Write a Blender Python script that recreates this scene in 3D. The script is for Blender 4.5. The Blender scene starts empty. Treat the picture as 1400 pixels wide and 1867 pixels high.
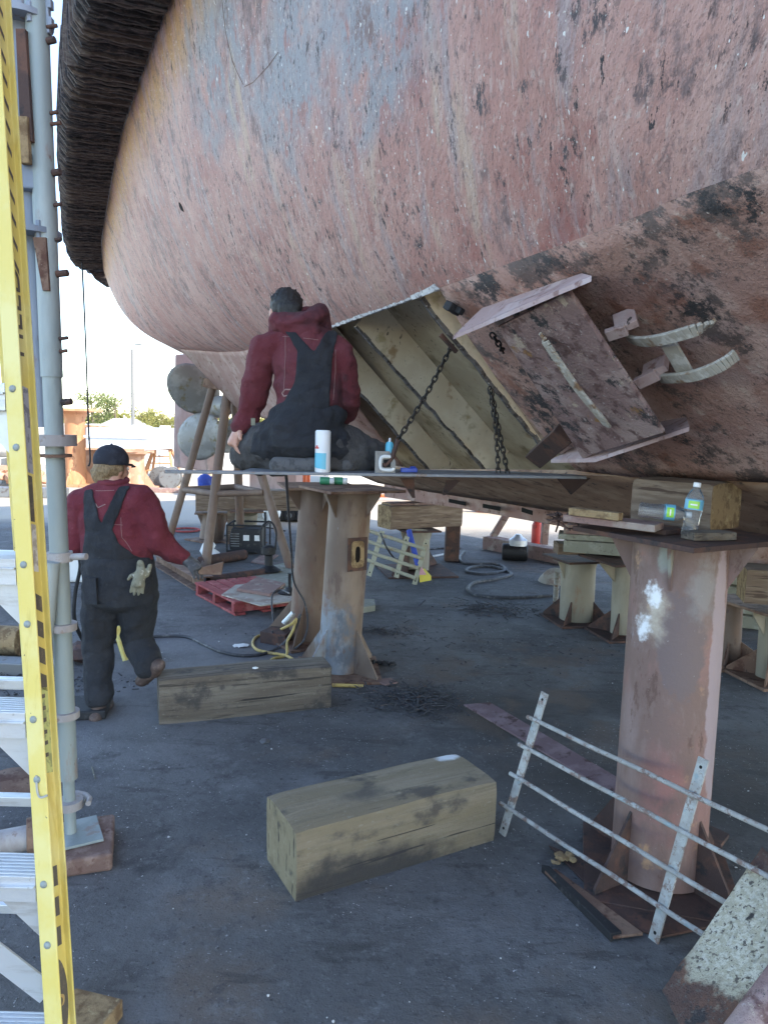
import bpy, bmesh, math, random
from mathutils import Vector, Matrix, Euler, noise as mnoise
random.seed(7)
scene = bpy.context.scene
COL = scene.collection
R_ = math.radians
# ---------------------------------------------------------------- camera maths (eye 1.85 m up, tilted a little down, slightly rolled)
CF, CXX, CYY = 1348.0, 700.0, 933.5
CP, CR, EYE = R_(6.5), 0.024, 1.85
_sp, _cp, _sr, _cr = math.sin(CP), math.cos(CP), math.sin(CR), math.cos(CR)
FW = Vector((0, _cp, -_sp)); _u0 = Vector((0, _sp, _cp)); _r0 = Vector((1, 0, 0))
RT = _r0*_cr + _u0*_sr
UP = _u0*_cr - _r0*_sr
EYEV = Vector((0, 0, EYE))
def ray(x, y):
    return FW + RT*((x-CXX)/CF) + UP*((CYY-y)/CF)
def gr(x, y, z=0.0):
    """survey point of the photograph that lies at height z"""
    d = ray(x, y); t = (z-EYE)/d.z
    return EYEV + d*t
def at(x, y, Y):
    """survey point of the photograph that lies at distance Y"""
    d = ray(x, y)
    return EYEV + d*(Y/d.y)
def onpl(x, y, p0, n):
    d = ray(x, y)
    return EYEV + d*((p0-EYEV).dot(n)/d.dot(n))
def V(*a): return Vector(a)
def lerp(a, b, t): return a + (b-a)*t

# ---------------------------------------------------------------- mesh builder
class MB:
    def __init__(s): s.bm = bmesh.new(); s.uv = None
    def poly(s, pts):
        vs = [s.bm.verts.new(p) for p in pts]
        return s.bm.faces.new(vs)
    def box(s, c, size, rot=None):
        m = rot if rot is not None else Matrix.Identity(3)
        if isinstance(m, Euler): m = m.to_matrix()
        c = Vector(c); h = [k/2 for k in size]
        P = [c + m @ Vector((sx*h[0], sy*h[1], sz*h[2])) for sx in (-1, 1) for sy in (-1, 1) for sz in (-1, 1)]
        s.hexa(P); return s
    def hexa(s, P):
        v = [s.bm.verts.new(p) for p in P]
        for f in ((0,1,3,2),(4,6,7,5),(0,4,5,1),(2,3,7,6),(0,2,6,4),(1,5,7,3)):
            s.bm.faces.new([v[i] for i in f])
        return s
    def prism(s, pts, ext):
        ext = Vector(ext); pts = [Vector(p) for p in pts]
        a = [s.bm.verts.new(p) for p in pts]; b = [s.bm.verts.new(p+ext) for p in pts]
        n = len(a)
        s.bm.faces.new(a); s.bm.faces.new(b[::-1])
        for i in range(n): s.bm.faces.new((a[i], b[i], b[(i+1) % n], a[(i+1) % n]))
        return s
    def beam(s, a, b, w, h, up=(0,0,1), taper=1.0):
        a = Vector(a); b = Vector(b); d = (b-a).normalized(); up = Vector(up)
        x = d.cross(up)
        if x.length < 1e-4: x = d.cross(Vector((0,1,0)))
        x.normalize(); z = x.cross(d)
        P = []
        for p, k in ((a, 1.0), (b, taper)):
            for sx in (-1, 1):
                for sz in (-1, 1): P.append(p + x*sx*w/2*k + z*sz*h/2*k)
        s.hexa(P); return s
    def tube(s, pts, r, n=10, cap=True, closed=False):
        pts = [Vector(p) for p in pts]; m = len(pts)
        rr = r if isinstance(r, (list, tuple)) else [r]*m
        rings = []; prev = None
        for i, p in enumerate(pts):
            if closed: d = pts[(i+1) % m] - pts[i-1]
            else: d = pts[min(i+1, m-1)] - pts[max(i-1, 0)]
            d.normalize()
            if prev is None:
                x = d.orthogonal().normalized()
            else:
                x = prev - d*prev.dot(d)
                x = x.normalized() if x.length > 1e-5 else d.orthogonal().normalized()
            prev = x; y = d.cross(x)
            rings.append([s.bm.verts.new(p + (x*math.cos(2*math.pi*k/n) + y*math.sin(2*math.pi*k/n))*rr[i]) for k in range(n)])
        cnt = m if closed else m-1
        for i in range(cnt):
            A, B = rings[i], rings[(i+1) % m]
            for k in range(n): s.bm.faces.new((A[k], A[(k+1) % n], B[(k+1) % n], B[k]))
        if cap and not closed:
            s.bm.faces.new(rings[0][::-1]); s.bm.faces.new(rings[-1])
        return s
    def lathe(s, prof, loc=(0,0,0), n=24, axis=None):
        """prof: (radius, height) pairs"""
        loc = Vector(loc); M3 = Matrix.Identity(3)
        if axis is not None: M3 = Vector((0,0,1)).rotation_difference(Vector(axis)).to_matrix()
        rings = []
        for r, z in prof:
            if r < 1e-6: rings.append([s.bm.verts.new(loc + M3 @ Vector((0,0,z)))])
            else: rings.append([s.bm.verts.new(loc + M3 @ Vector((r*math.cos(2*math.pi*k/n), r*math.sin(2*math.pi*k/n), z))) for k in range(n)])
        for A, B in zip(rings, rings[1:]):
            for k in range(n):
                k2 = (k+1) % n
                if len(A) == 1 and len(B) == 1: continue
                if len(A) == 1: s.bm.faces.new((A[0], B[k2], B[k]))
                elif len(B) == 1: s.bm.faces.new((A[k], A[k2], B[0]))
                else: s.bm.faces.new((A[k], A[k2], B[k2], B[k]))
        if len(rings[0]) > 1: s.bm.faces.new(rings[0][::-1])
        if len(rings[-1]) > 1: s.bm.faces.new(rings[-1])
        return s
    def cyl(s, a, b, r, r2=None, n=20):
        a = Vector(a); b = Vector(b); L = (b-a).length
        return s.lathe([(r, 0), (r2 if r2 is not None else r, L)], a, n, (b-a))
    def ball(s, c, r, n=12, rot=None):
        if not isinstance(r, (tuple, list)): r = (r, r, r)
        m = rot if rot is not None else Matrix.Identity(3)
        c = Vector(c); rings = []
        for j in range(n//2+1):
            th = math.pi*j/(n//2); z = math.cos(th); q = math.sin(th)
            if j in (0, n//2): rings.append([s.bm.verts.new(c + m @ Vector((0, 0, z*r[2])))])
            else: rings.append([s.bm.verts.new(c + m @ Vector((q*math.cos(2*math.pi*k/n)*r[0], q*math.sin(2*math.pi*k/n)*r[1], z*r[2]))) for k in range(n)])
        for A, B in zip(rings, rings[1:]):
            for k in range(n):
                k2 = (k+1) % n
                if len(A) == 1: s.bm.faces.new((A[0], B[k], B[k2]))
                elif len(B) == 1: s.bm.faces.new((A[k2], A[k], B[0]))
                else: s.bm.faces.new((A[k2], A[k], B[k], B[k2]))
        return s
    def limb(s, pts, rad, n=10):
        """hull of consecutive ellipsoids: a tapering, jointed limb"""
        for i in range(len(pts)-1):
            tmp = bmesh.new(); 
            for p, r in ((pts[i], rad[i]), (pts[i+1], rad[i+1])):
                if not isinstance(r, (tuple, list)): r = (r, r, r)
                for j in range(n//2+1):
                    th = math.pi*j/(n//2)
                    for k in range(n):
                        tmp.verts.new(Vector(p) + Vector((math.sin(th)*math.cos(2*math.pi*k/n)*r[0], math.sin(th)*math.sin(2*math.pi*k/n)*r[1], math.cos(th)*r[2])))
            bmesh.ops.remove_doubles(tmp, verts=tmp.verts, dist=1e-5)
            res = bmesh.ops.convex_hull(tmp, input=tmp.verts)
            junk = [g for g in res.get('geom_interior', []) if isinstance(g, bmesh.types.BMVert)]
            bmesh.ops.delete(tmp, geom=junk, context='VERTS')
            bmesh.ops.recalc_face_normals(tmp, faces=tmp.faces)
            vm = {v: s.bm.verts.new(v.co) for v in tmp.verts}
            for f in tmp.faces: s.bm.faces.new([vm[v] for v in f.verts])
            tmp.free()
        return s
    def grid(s, rows, uvs=None, flip=False):
        """rows: list of rows of points"""
        if uvs is not None and s.uv is None: s.uv = s.bm.loops.layers.uv.new('UVMap')
        vv = [[s.bm.verts.new(p) for p in row] for row in rows]
        for i in range(len(rows)-1):
            for j in range(len(rows[0])-1):
                idx = [(i,j),(i+1,j),(i+1,j+1),(i,j+1)]
                if flip: idx = idx[::-1]
                try: f = s.bm.faces.new([vv[a][b] for a, b in idx])
                except ValueError: continue
                if uvs is not None:
                    for lp, (a, b) in zip(f.loops, idx): lp[s.uv].uv = uvs[a][b]
        return s
    def build(s, name, mat, parent=None, smooth=False, bevel=0.0, loc=None, recalc=True, solid=0.0, seg=2):
        if recalc: bmesh.ops.recalc_face_normals(s.bm, faces=s.bm.faces)
        me = bpy.data.meshes.new(name); s.bm.to_mesh(me); s.bm.free()
        return link(name, me, mat, parent, smooth, bevel, loc, solid, seg)

def link(name, me, mat, parent=None, smooth=False, bevel=0.0, loc=None, solid=0.0, seg=2):
    """verts are in world coordinates; the object's origin goes to its parent's base (or to loc)"""
    o = bpy.data.objects.new(name, me); COL.objects.link(o)
    if mat is not None:
        for m in (mat if isinstance(mat, (list, tuple)) else [mat]): me.materials.append(m)
    if parent is not None:
        o.parent = parent
        top = parent
        off = wm(parent).inverted()
        me.transform(off)
    elif loc is not None:
        me.transform(Matrix.Translation(-Vector(loc))); o.location = loc
    if smooth:
        for p in me.polygons: p.use_smooth = True
        me.set_sharp_from_angle(angle=R_(smooth if smooth is not True else 40))
    if solid:
        m = o.modifiers.new('thickness', 'SOLIDIFY'); m.thickness = solid; m.offset = -1
    if bevel:
        m = o.modifiers.new('bevel', 'BEVEL'); m.width = bevel; m.segments = seg; m.limit_method = 'ANGLE'; m.angle_limit = R_(40)
    return o
def wm(o):
    m = Matrix.LocRotScale(o.location, o.rotation_euler, o.scale)
    return (wm(o.parent) @ m) if o.parent else m
def tag(o, label, cat, group=None, kind=None):
    o['label'] = label; o['category'] = cat
    if group: o['group'] = group
    if kind: o['kind'] = kind
    return o
def thing(name, label, cat, loc=(0,0,0), group=None, rotz=0.0):
    o = bpy.data.objects.new(name, None); COL.objects.link(o)
    o.empty_display_size = 0.1
    o.location = loc; o.rotation_euler = (0,0,rotz)
    return tag(o, label, cat, group)
def struct(o): o['kind'] = 'structure'; return o
def dup(o, parent=None):
    c = o.copy(); COL.objects.link(c)
    if parent is not None: c.parent = parent
    for ch in list(o.children): dup(ch, c)
    return c
def remesh(mb, voxel, smooth_it=3, wrinkle=0.0, wscale=9.0, seed=0.0, ws=(1,1,1)):
    """fuse the limbs of a figure into one continuous skin and give cloth its folds"""
    me = bpy.data.meshes.new('tmp'); bmesh.ops.recalc_face_normals(mb.bm, faces=mb.bm.faces); mb.bm.to_mesh(me); mb.bm.free()
    o = bpy.data.objects.new('tmp', me); COL.objects.link(o)
    m = o.modifiers.new('r', 'REMESH'); m.mode = 'VOXEL'; m.voxel_size = voxel
    if smooth_it:
        m = o.modifiers.new('s', 'SMOOTH'); m.factor = 0.5; m.iterations = smooth_it
    dg = bpy.context.evaluated_depsgraph_get(); dg.update()
    out = bpy.data.meshes.new_from_object(o.evaluated_get(dg))
    bpy.data.objects.remove(o); 
    if wrinkle:
        nr = [v.normal.copy() for v in out.vertices]
        for v, n in zip(out.vertices, nr):
            p = Vector((v.co.x*ws[0], v.co.y*ws[1], v.co.z*ws[2]))*wscale + Vector((seed, seed*1.7, seed*.3))
            q = mnoise.noise(p) + .5*mnoise.noise(p*2.1)
            rdg = 1-abs(mnoise.noise(p*.8+Vector((5,3,1))))*2
            v.co += n*wrinkle*(q*.7 + rdg*.5)
    return out
def text_mesh(body, size, mat4, depth=0.0008):
    cu = bpy.data.curves.new('t', 'FONT'); cu.body = body; cu.size = size; cu.extrude = depth
    cu.align_x = 'CENTER'; cu.align_y = 'CENTER'
    o = bpy.data.objects.new('t', cu); COL.objects.link(o)
    dg = bpy.context.evaluated_depsgraph_get(); dg.update()
    me = bpy.data.meshes.new_from_object(o.evaluated_get(dg))
    bpy.data.objects.remove(o); me.transform(mat4)
    return me
def crom(pts, per=6):
    """smooth curve through points"""
    pts = [Vector(p) for p in pts]; out = []
    n = len(pts)
    for i in range(n-1):
        p0 = pts[max(i-1,0)]; p1 = pts[i]; p2 = pts[i+1]; p3 = pts[min(i+2,n-1)]
        for k in range(per):
            t = k/per
            out.append(.5*((2*p1)+(p2-p0)*t+(2*p0-5*p1+4*p2-p3)*t*t+(3*p1-p0-3*p2+p3)*t**3))
    out.append(pts[-1]); return out

# ---------------------------------------------------------------- materials
def mk(name, base, layers=(), rough=.8, metal=0.0, bump=(), coord='P', trans=0.0, ior=1.45, spec=None, disp=None):
    m = bpy.data.materials.new(name); m.use_nodes = True
    nt = m.node_tree; N = nt.nodes; L = nt.links
    bs = N['Principled BSDF']
    bs.inputs['Roughness'].default_value = rough; bs.inputs['Metallic'].default_value = metal
    if trans: bs.inputs['Transmission Weight'].default_value = trans; bs.inputs['IOR'].default_value = ior
    if spec is not None: bs.inputs['Specular IOR Level'].default_value = spec
    if coord == 'P': src = N.new('ShaderNodeNewGeometry').outputs['Position']
    elif coord == 'O': src = N.new('ShaderNodeTexCoord').outputs['Object']
    else: src = N.new('ShaderNodeTexCoord').outputs['UV']
    src2 = None
    def vmath(op, a, b):
        n = N.new('ShaderNodeVectorMath'); n.operation = op
        if isinstance(a, (tuple, list)): n.inputs[0].default_value = a
        else: L.new(a, n.inputs[0])
        if isinstance(b, (tuple, list)): n.inputs[1].default_value = b
        else: L.new(b, n.inputs[1])
        return n
    def math_(op, a, b, c=None):
        n = N.new('ShaderNodeMath'); n.operation = op
        for i, q in enumerate((a, b, c)):
            if q is None: continue
            if isinstance(q, (int, float)): n.inputs[i].default_value = q
            else: L.new(q, n.inputs[i])
        return n.outputs[0]
    def noise(scale, detail=5, rg=.6, off=(0,0,0), s=None):
        if isinstance(scale, (int, float)): scale = (scale,)*3
        v = vmath('MULTIPLY', s or src, tuple(scale))
        if any(off): v = vmath('ADD', v.outputs[0], tuple(off))
        n = N.new('ShaderNodeTexNoise'); n.inputs['Scale'].default_value = 1; n.inputs['Detail'].default_value = detail; n.inputs['Roughness'].default_value = rg
        L.new(v.outputs[0], n.inputs['Vector']); return n.outputs[0]
    def step(val, lo, hi):
        n = N.new('ShaderNodeMapRange'); n.interpolation_type = 'SMOOTHSTEP'
        n.inputs['From Min'].default_value = lo; n.inputs['From Max'].default_value = hi
        L.new(val, n.inputs['Value']); return n.outputs[0]
    colr = N.new('ShaderNodeRGB'); colr.outputs[0].default_value = (*base, 1); cur = colr.outputs[0]
    k = 0
    for ly in layers:
        k += 1
        d = dict(ly)
        f = None
        off = (k*3.7, k*1.3, k*7.1)
        if 'n' in d:
            f = step(noise(d['n'], d.get('det', 6), d.get('rg', .62), off), d['lo'], d['hi'])
        if 'blob' in d:
            c, r_ = d['blob']
            v = vmath('SUBTRACT', src, tuple(c)); v = vmath('DIVIDE', v.outputs[0], tuple(r_))
            ln = N.new('ShaderNodeVectorMath'); ln.operation = 'LENGTH'; L.new(v.outputs[0], ln.inputs[0])
            nz = math_('MULTIPLY_ADD', noise(d.get('bn', 6), 5, .65, off), d.get('ba', 1.2), -d.get('ba', 1.2)/2)
            g = step(math_('ADD', ln.outputs['Value'], nz), 1.0, d.get('edge', .85))
            f = g if f is None else math_('MULTIPLY', f, g)
        if 'axis' in d:      # a band along one coordinate, its border broken up
            ax, lo, hi = d['axis']
            sep = N.new('ShaderNodeSeparateXYZ'); L.new(src, sep.inputs[0])
            nz = math_('MULTIPLY_ADD', noise(d.get('bn', 4), 5, .65, off), d.get('ba', .5), -d.get('ba', .5)/2)
            g = step(math_('ADD', sep.outputs[ax], nz), lo, hi)
            f = g if f is None else math_('MULTIPLY', f, g)
        if 'by' in d:
            g = step(noise(d['by'][0], 4, .6, (off[2], off[0], off[1])), d['by'][1], d['by'][2])
            f = math_('MULTIPLY', f, g)
        if d.get('a', 1) != 1: f = math_('MULTIPLY', f, d['a'])
        mx = N.new('ShaderNodeMix'); mx.data_type = 'RGBA'
        L.new(f, mx.inputs['Factor']); L.new(cur, mx.inputs[6]); mx.inputs[7].default_value = (*d['c'], 1)
        cur = mx.outputs[2]
    L.new(cur, bs.inputs['Base Color'])
    h = None
    for sc, st in bump:
        q = math_('MULTIPLY', noise(sc, 6, .65, (2, 9, 4)), st)
        h = q if h is None else math_('ADD', h, q)
    if h is not None:
        b = N.new('ShaderNodeBump'); b.inputs['Strength'].default_value = 1; b.inputs['Distance'].default_value = 1
        L.new(h, b.inputs['Height']); L.new(b.outputs[0], bs.inputs['Normal'])
    return m
def LY(c, n=None, lo=.5, hi=.6, **k):
    d = dict(c=c, lo=lo, hi=hi, **k)
    if n is not None: d['n'] = n
    return d
# ================================================================ materials
RUST = (.16,.075,.04); RUSTD = (.07,.035,.025); TAN = (.26,.19,.14)
m_rust = mk('rust_steel', (.17,.10,.07), [LY((.26,.17,.12),5,.45,.62), LY((.10,.045,.03),9,.52,.66), LY((.05,.035,.03),(30,30,12),.58,.7), LY((.32,.25,.2),60,.66,.72,a=.6)], .85, .1, [(40,.003),(160,.0015)])
m_rustdark = mk('dark_rust', (.075,.045,.038), [LY((.13,.065,.045),8,.48,.62), LY((.035,.03,.03),14,.55,.68), LY((.2,.14,.11),70,.66,.72,a=.5)], .85, .1, [(50,.003)])
m_pinksteel = mk('pink_steel', (.36,.22,.19), [LY((.46,.34,.30),4,.45,.65), LY((.2,.11,.08),9,.55,.68), LY((.07,.05,.05),22,.64,.7)], .8, 0, [(50,.003)])
m_plate = mk('grey_plate', (.22,.23,.25), [LY((.13,.12,.12),5,.5,.65), LY((.2,.13,.09),12,.58,.7), LY((.4,.41,.43),35,.64,.72)], .55, .4, [(60,.001)])
m_dark = mk('black_rubber', (.018,.018,.02), [LY((.06,.058,.056),25,.55,.7)], .75, 0, [(60,.001)])
m_black = mk('black_paint', (.012,.012,.014), [LY((.05,.045,.04),14,.55,.7)], .6)
m_steelgrey = mk('steel_grey', (.2,.205,.21), [LY((.12,.1,.09),12,.5,.66)], .5, .6, [(60,.001)])
m_white = mk('dirty_white', (.72,.72,.70), [LY((.45,.43,.4),9,.55,.7)], .6)
m_wood = mk('weathered_timber', (.125,.10,.075), [LY((.19,.16,.125),(1.6,16,16),.42,.64,det=9), LY((.055,.045,.036),(1.4,38,38),.54,.64,det=9), LY((.03,.026,.022),(.7,1.5,28),.675,.685,det=3), LY((.05,.045,.042),5,.54,.66,det=9,a=.85), LY((.25,.23,.19),(30,60,60),.6,.7,a=.5), LY((.5,.48,.42),75,.70,.73,a=.7)], .9, 0, [((3,60,60),.012),(12,.012),(90,.003)], coord='O')
m_wood2 = mk('pale_timber', (.205,.165,.105), [LY((.26,.215,.15),(1.2,9,9),.42,.66,det=9), LY((.14,.117,.08),(1.0,50,50),.54,.68,det=9,a=.6), LY((.28,.26,.20),(26,50,50),.58,.70,a=.5), LY((.06,.053,.047),(4,6,6),.53,.66,det=10,a=.8), LY((.05,.042,.032),(.7,1.5,30),.68,.69,det=3), LY((.030,.029,.031),None,blob=((-.16,-.20,-.02),(.62,.20,.20)),bn=8,ba=.8,edge=.45,a=.92), LY((.055,.05,.046),None,blob=((-.12,-.02,.30),(.16,.10,.06)),bn=9,ba=1.4,edge=0,a=.8), LY((.70,.74,.78),None,blob=((.42,.13,.30),(.085,.06,.06)),bn=16,ba=1.0,edge=.4)], .9, 0, [((3,60,60),.009),(14,.010),(90,.002)], coord='O')  # last layer: a spot of sunlight painted white on the corner
m_endgrain = mk('end_grain', (.3,.21,.11), [LY((.16,.10,.05),(14,14,14),.45,.6), LY((.40,.31,.17),30,.55,.7)], .9, 0, [(70,.004)])
m_blockwood = mk('brown_timber', (.17,.12,.085), [LY((.25,.19,.14),(3,3,30),.45,.62), LY((.085,.055,.04),(4,4,50),.55,.66), LY((.3,.27,.23),60,.68,.73,a=.6)], .9, 0, [((6,6,60),.005)])
m_plank = mk('painted_plank', (.24,.15,.13), [LY((.33,.27,.23),6,.48,.64), LY((.12,.08,.065),(18,18,18),.55,.68)], .9, 0, [(60,.003)])
m_paleplank = mk('grey_green_plank', (.25,.25,.20), [LY((.34,.34,.29),6,.48,.64), LY((.17,.15,.12),(20,20,20),.57,.68)], .9, 0, [(60,.003)])
m_ply = mk('plywood', (.40,.36,.30), [LY((.28,.21,.17),5,.48,.62), LY((.55,.52,.47),16,.58,.7)], .9)
m_chain = mk('chain_steel', (.035,.032,.03), [LY((.09,.06,.04),40,.5,.65)], .6, .5)
m_alum = mk('aluminium', (.62,.64,.66), [LY((.5,.5,.5),(6,30,30),.5,.65), LY((.3,.29,.28),40,.64,.71,a=.6)], .42, .55, [(80,.0006)])
m_hose = mk('hose_rubber', (.05,.05,.055), [LY((.16,.155,.15),12,.5,.68)], .6)
m_yhose = mk('yellow_hose', (.55,.40,.13), [LY((.3,.22,.1),20,.5,.65)], .6)

# ship
# UV: x = metres aft along the chine, y = metres up the plating
m_hull = mk('hull_paint', (.51,.275,.24), [
    LY((.61,.39,.345),(1.6,1.2,1),.42,.64,det=6),
    LY((.40,.175,.155),(2.6,2.2,1),.53,.66,by=(.9,.42,.56),det=8),
    LY((.60,.46,.36),(5,1.2,1),.58,.70,det=7,a=.75),
    LY((.42,.35,.365),(8,2.2,1),.53,.66,det=8,a=.8),
    LY((.31,.195,.18),(20,5,1),.55,.66,det=8,a=.6,by=(1.1,.46,.60)),
    LY((.64,.51,.475),(26,6,1),.56,.67,det=8,a=.55),
    LY((.33,.355,.40),(4,3.2,1),.36,.50,det=9,rg=.72,blob=((1.85,.88,0),(.62,.36,1)),bn=4,ba=1.7,edge=.3,a=.9),
    LY((.33,.355,.40),(4,3.2,1),.34,.49,det=9,rg=.72,blob=((2.75,1.12,0),(.85,.44,1)),bn=4,ba=1.7,edge=.3,a=.9),
    LY((.33,.355,.40),(4,3.2,1),.36,.50,det=9,rg=.72,blob=((3.75,1.55,0),(.85,.55,1)),bn=4,ba=1.7,edge=.3,a=.9),
    LY((.43,.215,.195),(6,4,1),.56,.63,det=9,blob=((2.6,1.1,0),(1.9,.8,1)),bn=2,ba=1,a=.85),
    LY((.60,.49,.36),(9,1.6,1),.44,.60,blob=((3.52,1.12,0),(.13,.40,1)),bn=7,ba=.9,edge=.6,a=.9),
    LY((.56,.33,.16),(8,3,1),.36,.58,axis=(1,1.55,1.86),bn=4,ba=.35,det=7),
    LY((.30,.20,.19),(42,30,1),.54,.66,det=5,a=.65),
    LY((.66,.54,.50),(36,28,1),.57,.68,det=5,a=.55),
    LY((.235,.165,.165),(7,4.5,1),.51,.61,by=((1.8,1.4,1),.47,.57),det=10,rg=.78),
    LY((.085,.072,.082),(17,10,1),.55,.60,by=((2.4,1.8,1),.47,.57),det=10,rg=.80),
    LY((.035,.033,.04),(28,13,1),.585,.615,by=((1.9,1.4,1),.46,.55),det=8,rg=.75),
    LY((.040,.038,.045),(12,4.4,1),.655,.672,det=8,rg=.75),
    LY((.20,.13,.12),(110,80,1),.62,.67,det=2,a=.7),
    LY((.82,.79,.75),(85,60,1),.665,.69,det=2,by=((2.5,2,1),.46,.58)),
    LY((.88,.87,.85),(44,30,1),.70,.715,det=2),
  ], .62, 0, [((6,4,6),.010),((44,34,40),.005),((160,130,150),.002)], coord='UV')
m_bottom = mk('bottom_paint', (.43,.255,.21), [
    LY((.53,.36,.31),(3.5,3.5,3.5),.45,.63),
    LY((.31,.15,.11),6,.53,.66,det=8),
    LY((.62,.50,.42),9,.60,.70,a=.8,det=8),
    LY((.15,.11,.10),(3.6,3.6,3.6),.51,.575,det=11,rg=.80),
    LY((.048,.045,.048),(4.6,4.6,4.6),.52,.57,det=11,rg=.82,by=(1.6,.42,.52)),
    LY((.035,.034,.036),24,.585,.64,det=8,rg=.78,by=(3,.44,.56)),
    LY((.20,.12,.10),70,.60,.66,a=.8),
    LY((.66,.55,.48),60,.64,.69,a=.8),
  ], .75, 0, [(12,.010),(50,.008),(170,.003)])
m_garb = mk('garboard_paint', (.34,.215,.15), [LY((.44,.31,.22),4,.45,.64), LY((.19,.115,.08),7,.52,.66), LY((.08,.06,.055),20,.6,.68)], .8, 0, [(30,.004)])
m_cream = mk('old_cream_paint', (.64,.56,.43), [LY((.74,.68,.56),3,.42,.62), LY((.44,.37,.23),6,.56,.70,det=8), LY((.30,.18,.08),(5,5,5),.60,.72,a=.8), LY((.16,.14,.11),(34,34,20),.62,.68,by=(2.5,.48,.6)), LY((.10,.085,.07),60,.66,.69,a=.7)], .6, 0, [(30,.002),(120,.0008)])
m_creamshade = mk('stained_shaded_cream', (.36,.305,.215), [LY((.46,.405,.295),3,.42,.62,det=8), LY((.20,.165,.10),5,.53,.68,det=8), LY((.22,.13,.06),4,.60,.72,a=.8), LY((.10,.085,.06),(34,34,20),.58,.66,by=(2.5,.46,.6)), LY((.08,.07,.055),60,.64,.69,a=.7)], .65, 0, [(30,.002),(120,.0008)])  # stained cream, darker than the frame webs: shade put into the colour
m_cutedge = mk('torch_cut_edge', (.17,.17,.18), [LY((.07,.06,.06),25,.45,.6), LY((.5,.5,.5),50,.6,.68)], .6, .4, [(80,.004)])
m_freshcut = mk('bare_cut_edge', (.75,.77,.8), [LY((.4,.4,.42),40,.5,.62)], .5, .2, [(80,.004)])
m_panel = mk('scaly_panel', (.27,.175,.165), [LY((.37,.27,.25),6,.45,.62,det=8), LY((.15,.085,.08),14,.50,.62,det=9), LY((.04,.037,.04),(5,5,5),.54,.60,det=11,rg=.8), LY((.50,.41,.32),(8,8,8),.57,.63,det=10,rg=.78), LY((.55,.48,.45),50,.62,.68,a=.7), LY((.30,.16,.06),(7,7,7),.63,.70)], .8, 0, [(25,.009),(90,.006)])
m_purplestrip = mk('purple_rust', (.17,.11,.115), [LY((.235,.165,.17),7,.45,.62,det=8), LY((.08,.045,.04),12,.53,.64,det=8)], .85, 0, [(60,.004)])
m_pinkflange = mk('pink_flange', (.40,.28,.265), [LY((.47,.37,.36),5,.45,.65), LY((.23,.13,.115),14,.54,.66), LY((.08,.06,.06),30,.64,.7)], .75, 0, [(60,.002)])
m_bar = mk('crusted_bar', (.40,.37,.32), [LY((.56,.54,.50),18,.48,.62), LY((.24,.15,.09),12,.54,.66)], .8, 0, [(50,.004)])
m_fender2 = mk('fender_rubber_brown', (.105,.078,.068), [LY((.16,.13,.11),(18,18,40),.46,.62), LY((.30,.25,.22),(40,40,70),.60,.70,a=.7)], .85, 0, [(90,.004)])
m_fender = mk('fender_rubber', (.042,.037,.039), [LY((.115,.088,.08),(18,18,40),.46,.62), LY((.27,.22,.19),(40,40,70),.62,.70,a=.8), LY((.02,.018,.018),(9,9,9),.56,.66)], .85, 0, [(90,.004)])
m_prop = mk('propeller_bronze', (.24,.235,.22), [LY((.33,.33,.31),4,.45,.62), LY((.20,.17,.10),6,.54,.66)], .55, .3, [(40,.001)])
m_rudder = mk('rudder_paint', (.40,.27,.25), [LY((.5,.38,.36),(2,2,.7),.45,.62), LY((.3,.25,.24),(6,6,2),.55,.68)], .8)
m_shipwhite = mk('ship_white', (.75,.75,.73), [LY((.5,.35,.22),(6,6,1.5),.62,.75)], .5)
m_glassdark = mk('window_glass', (.03,.04,.05), [], .08, 0, spec=.6)
m_hole = mk('inside_black', (.006,.006,.006), [], .95)

# stands
m_stand = mk('stand_rust', (.165,.112,.083), [LY((.22,.158,.12),(3,3,1.2),.45,.62), LY((.185,.105,.075),(7,7,2.5),.53,.66), LY((.12,.075,.06),(14,14,7),.60,.70,a=.8), LY((.42,.38,.34),90,.69,.73,a=.5)], .7, .1, [(60,.0015),(8,.003)])
m_standc = mk('stand_rust_grey', (.175,.125,.094), [LY((.235,.178,.137),(3,3,1.2),.45,.62), LY((.17,.10,.075),(7,7,2.5),.54,.67), LY((.235,.265,.30),(7,7,4),.36,.56,det=9,blob=((-.42,5.28,.20),(.22,.4,.44)),bn=7,ba=1.2,edge=.7), LY((.095,.11,.135),(9,9,5),.38,.56,det=9,blob=((-.27,5.25,.28),(.12,.3,.32)),bn=8,ba=1.2,edge=.6), LY((.12,.075,.06),(10,10,4),.57,.66,det=9,a=.7), LY((.36,.38,.40),(14,14,5),.62,.70,a=.4)], .6, .15, [(60,.0015),(8,.003)])
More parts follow.
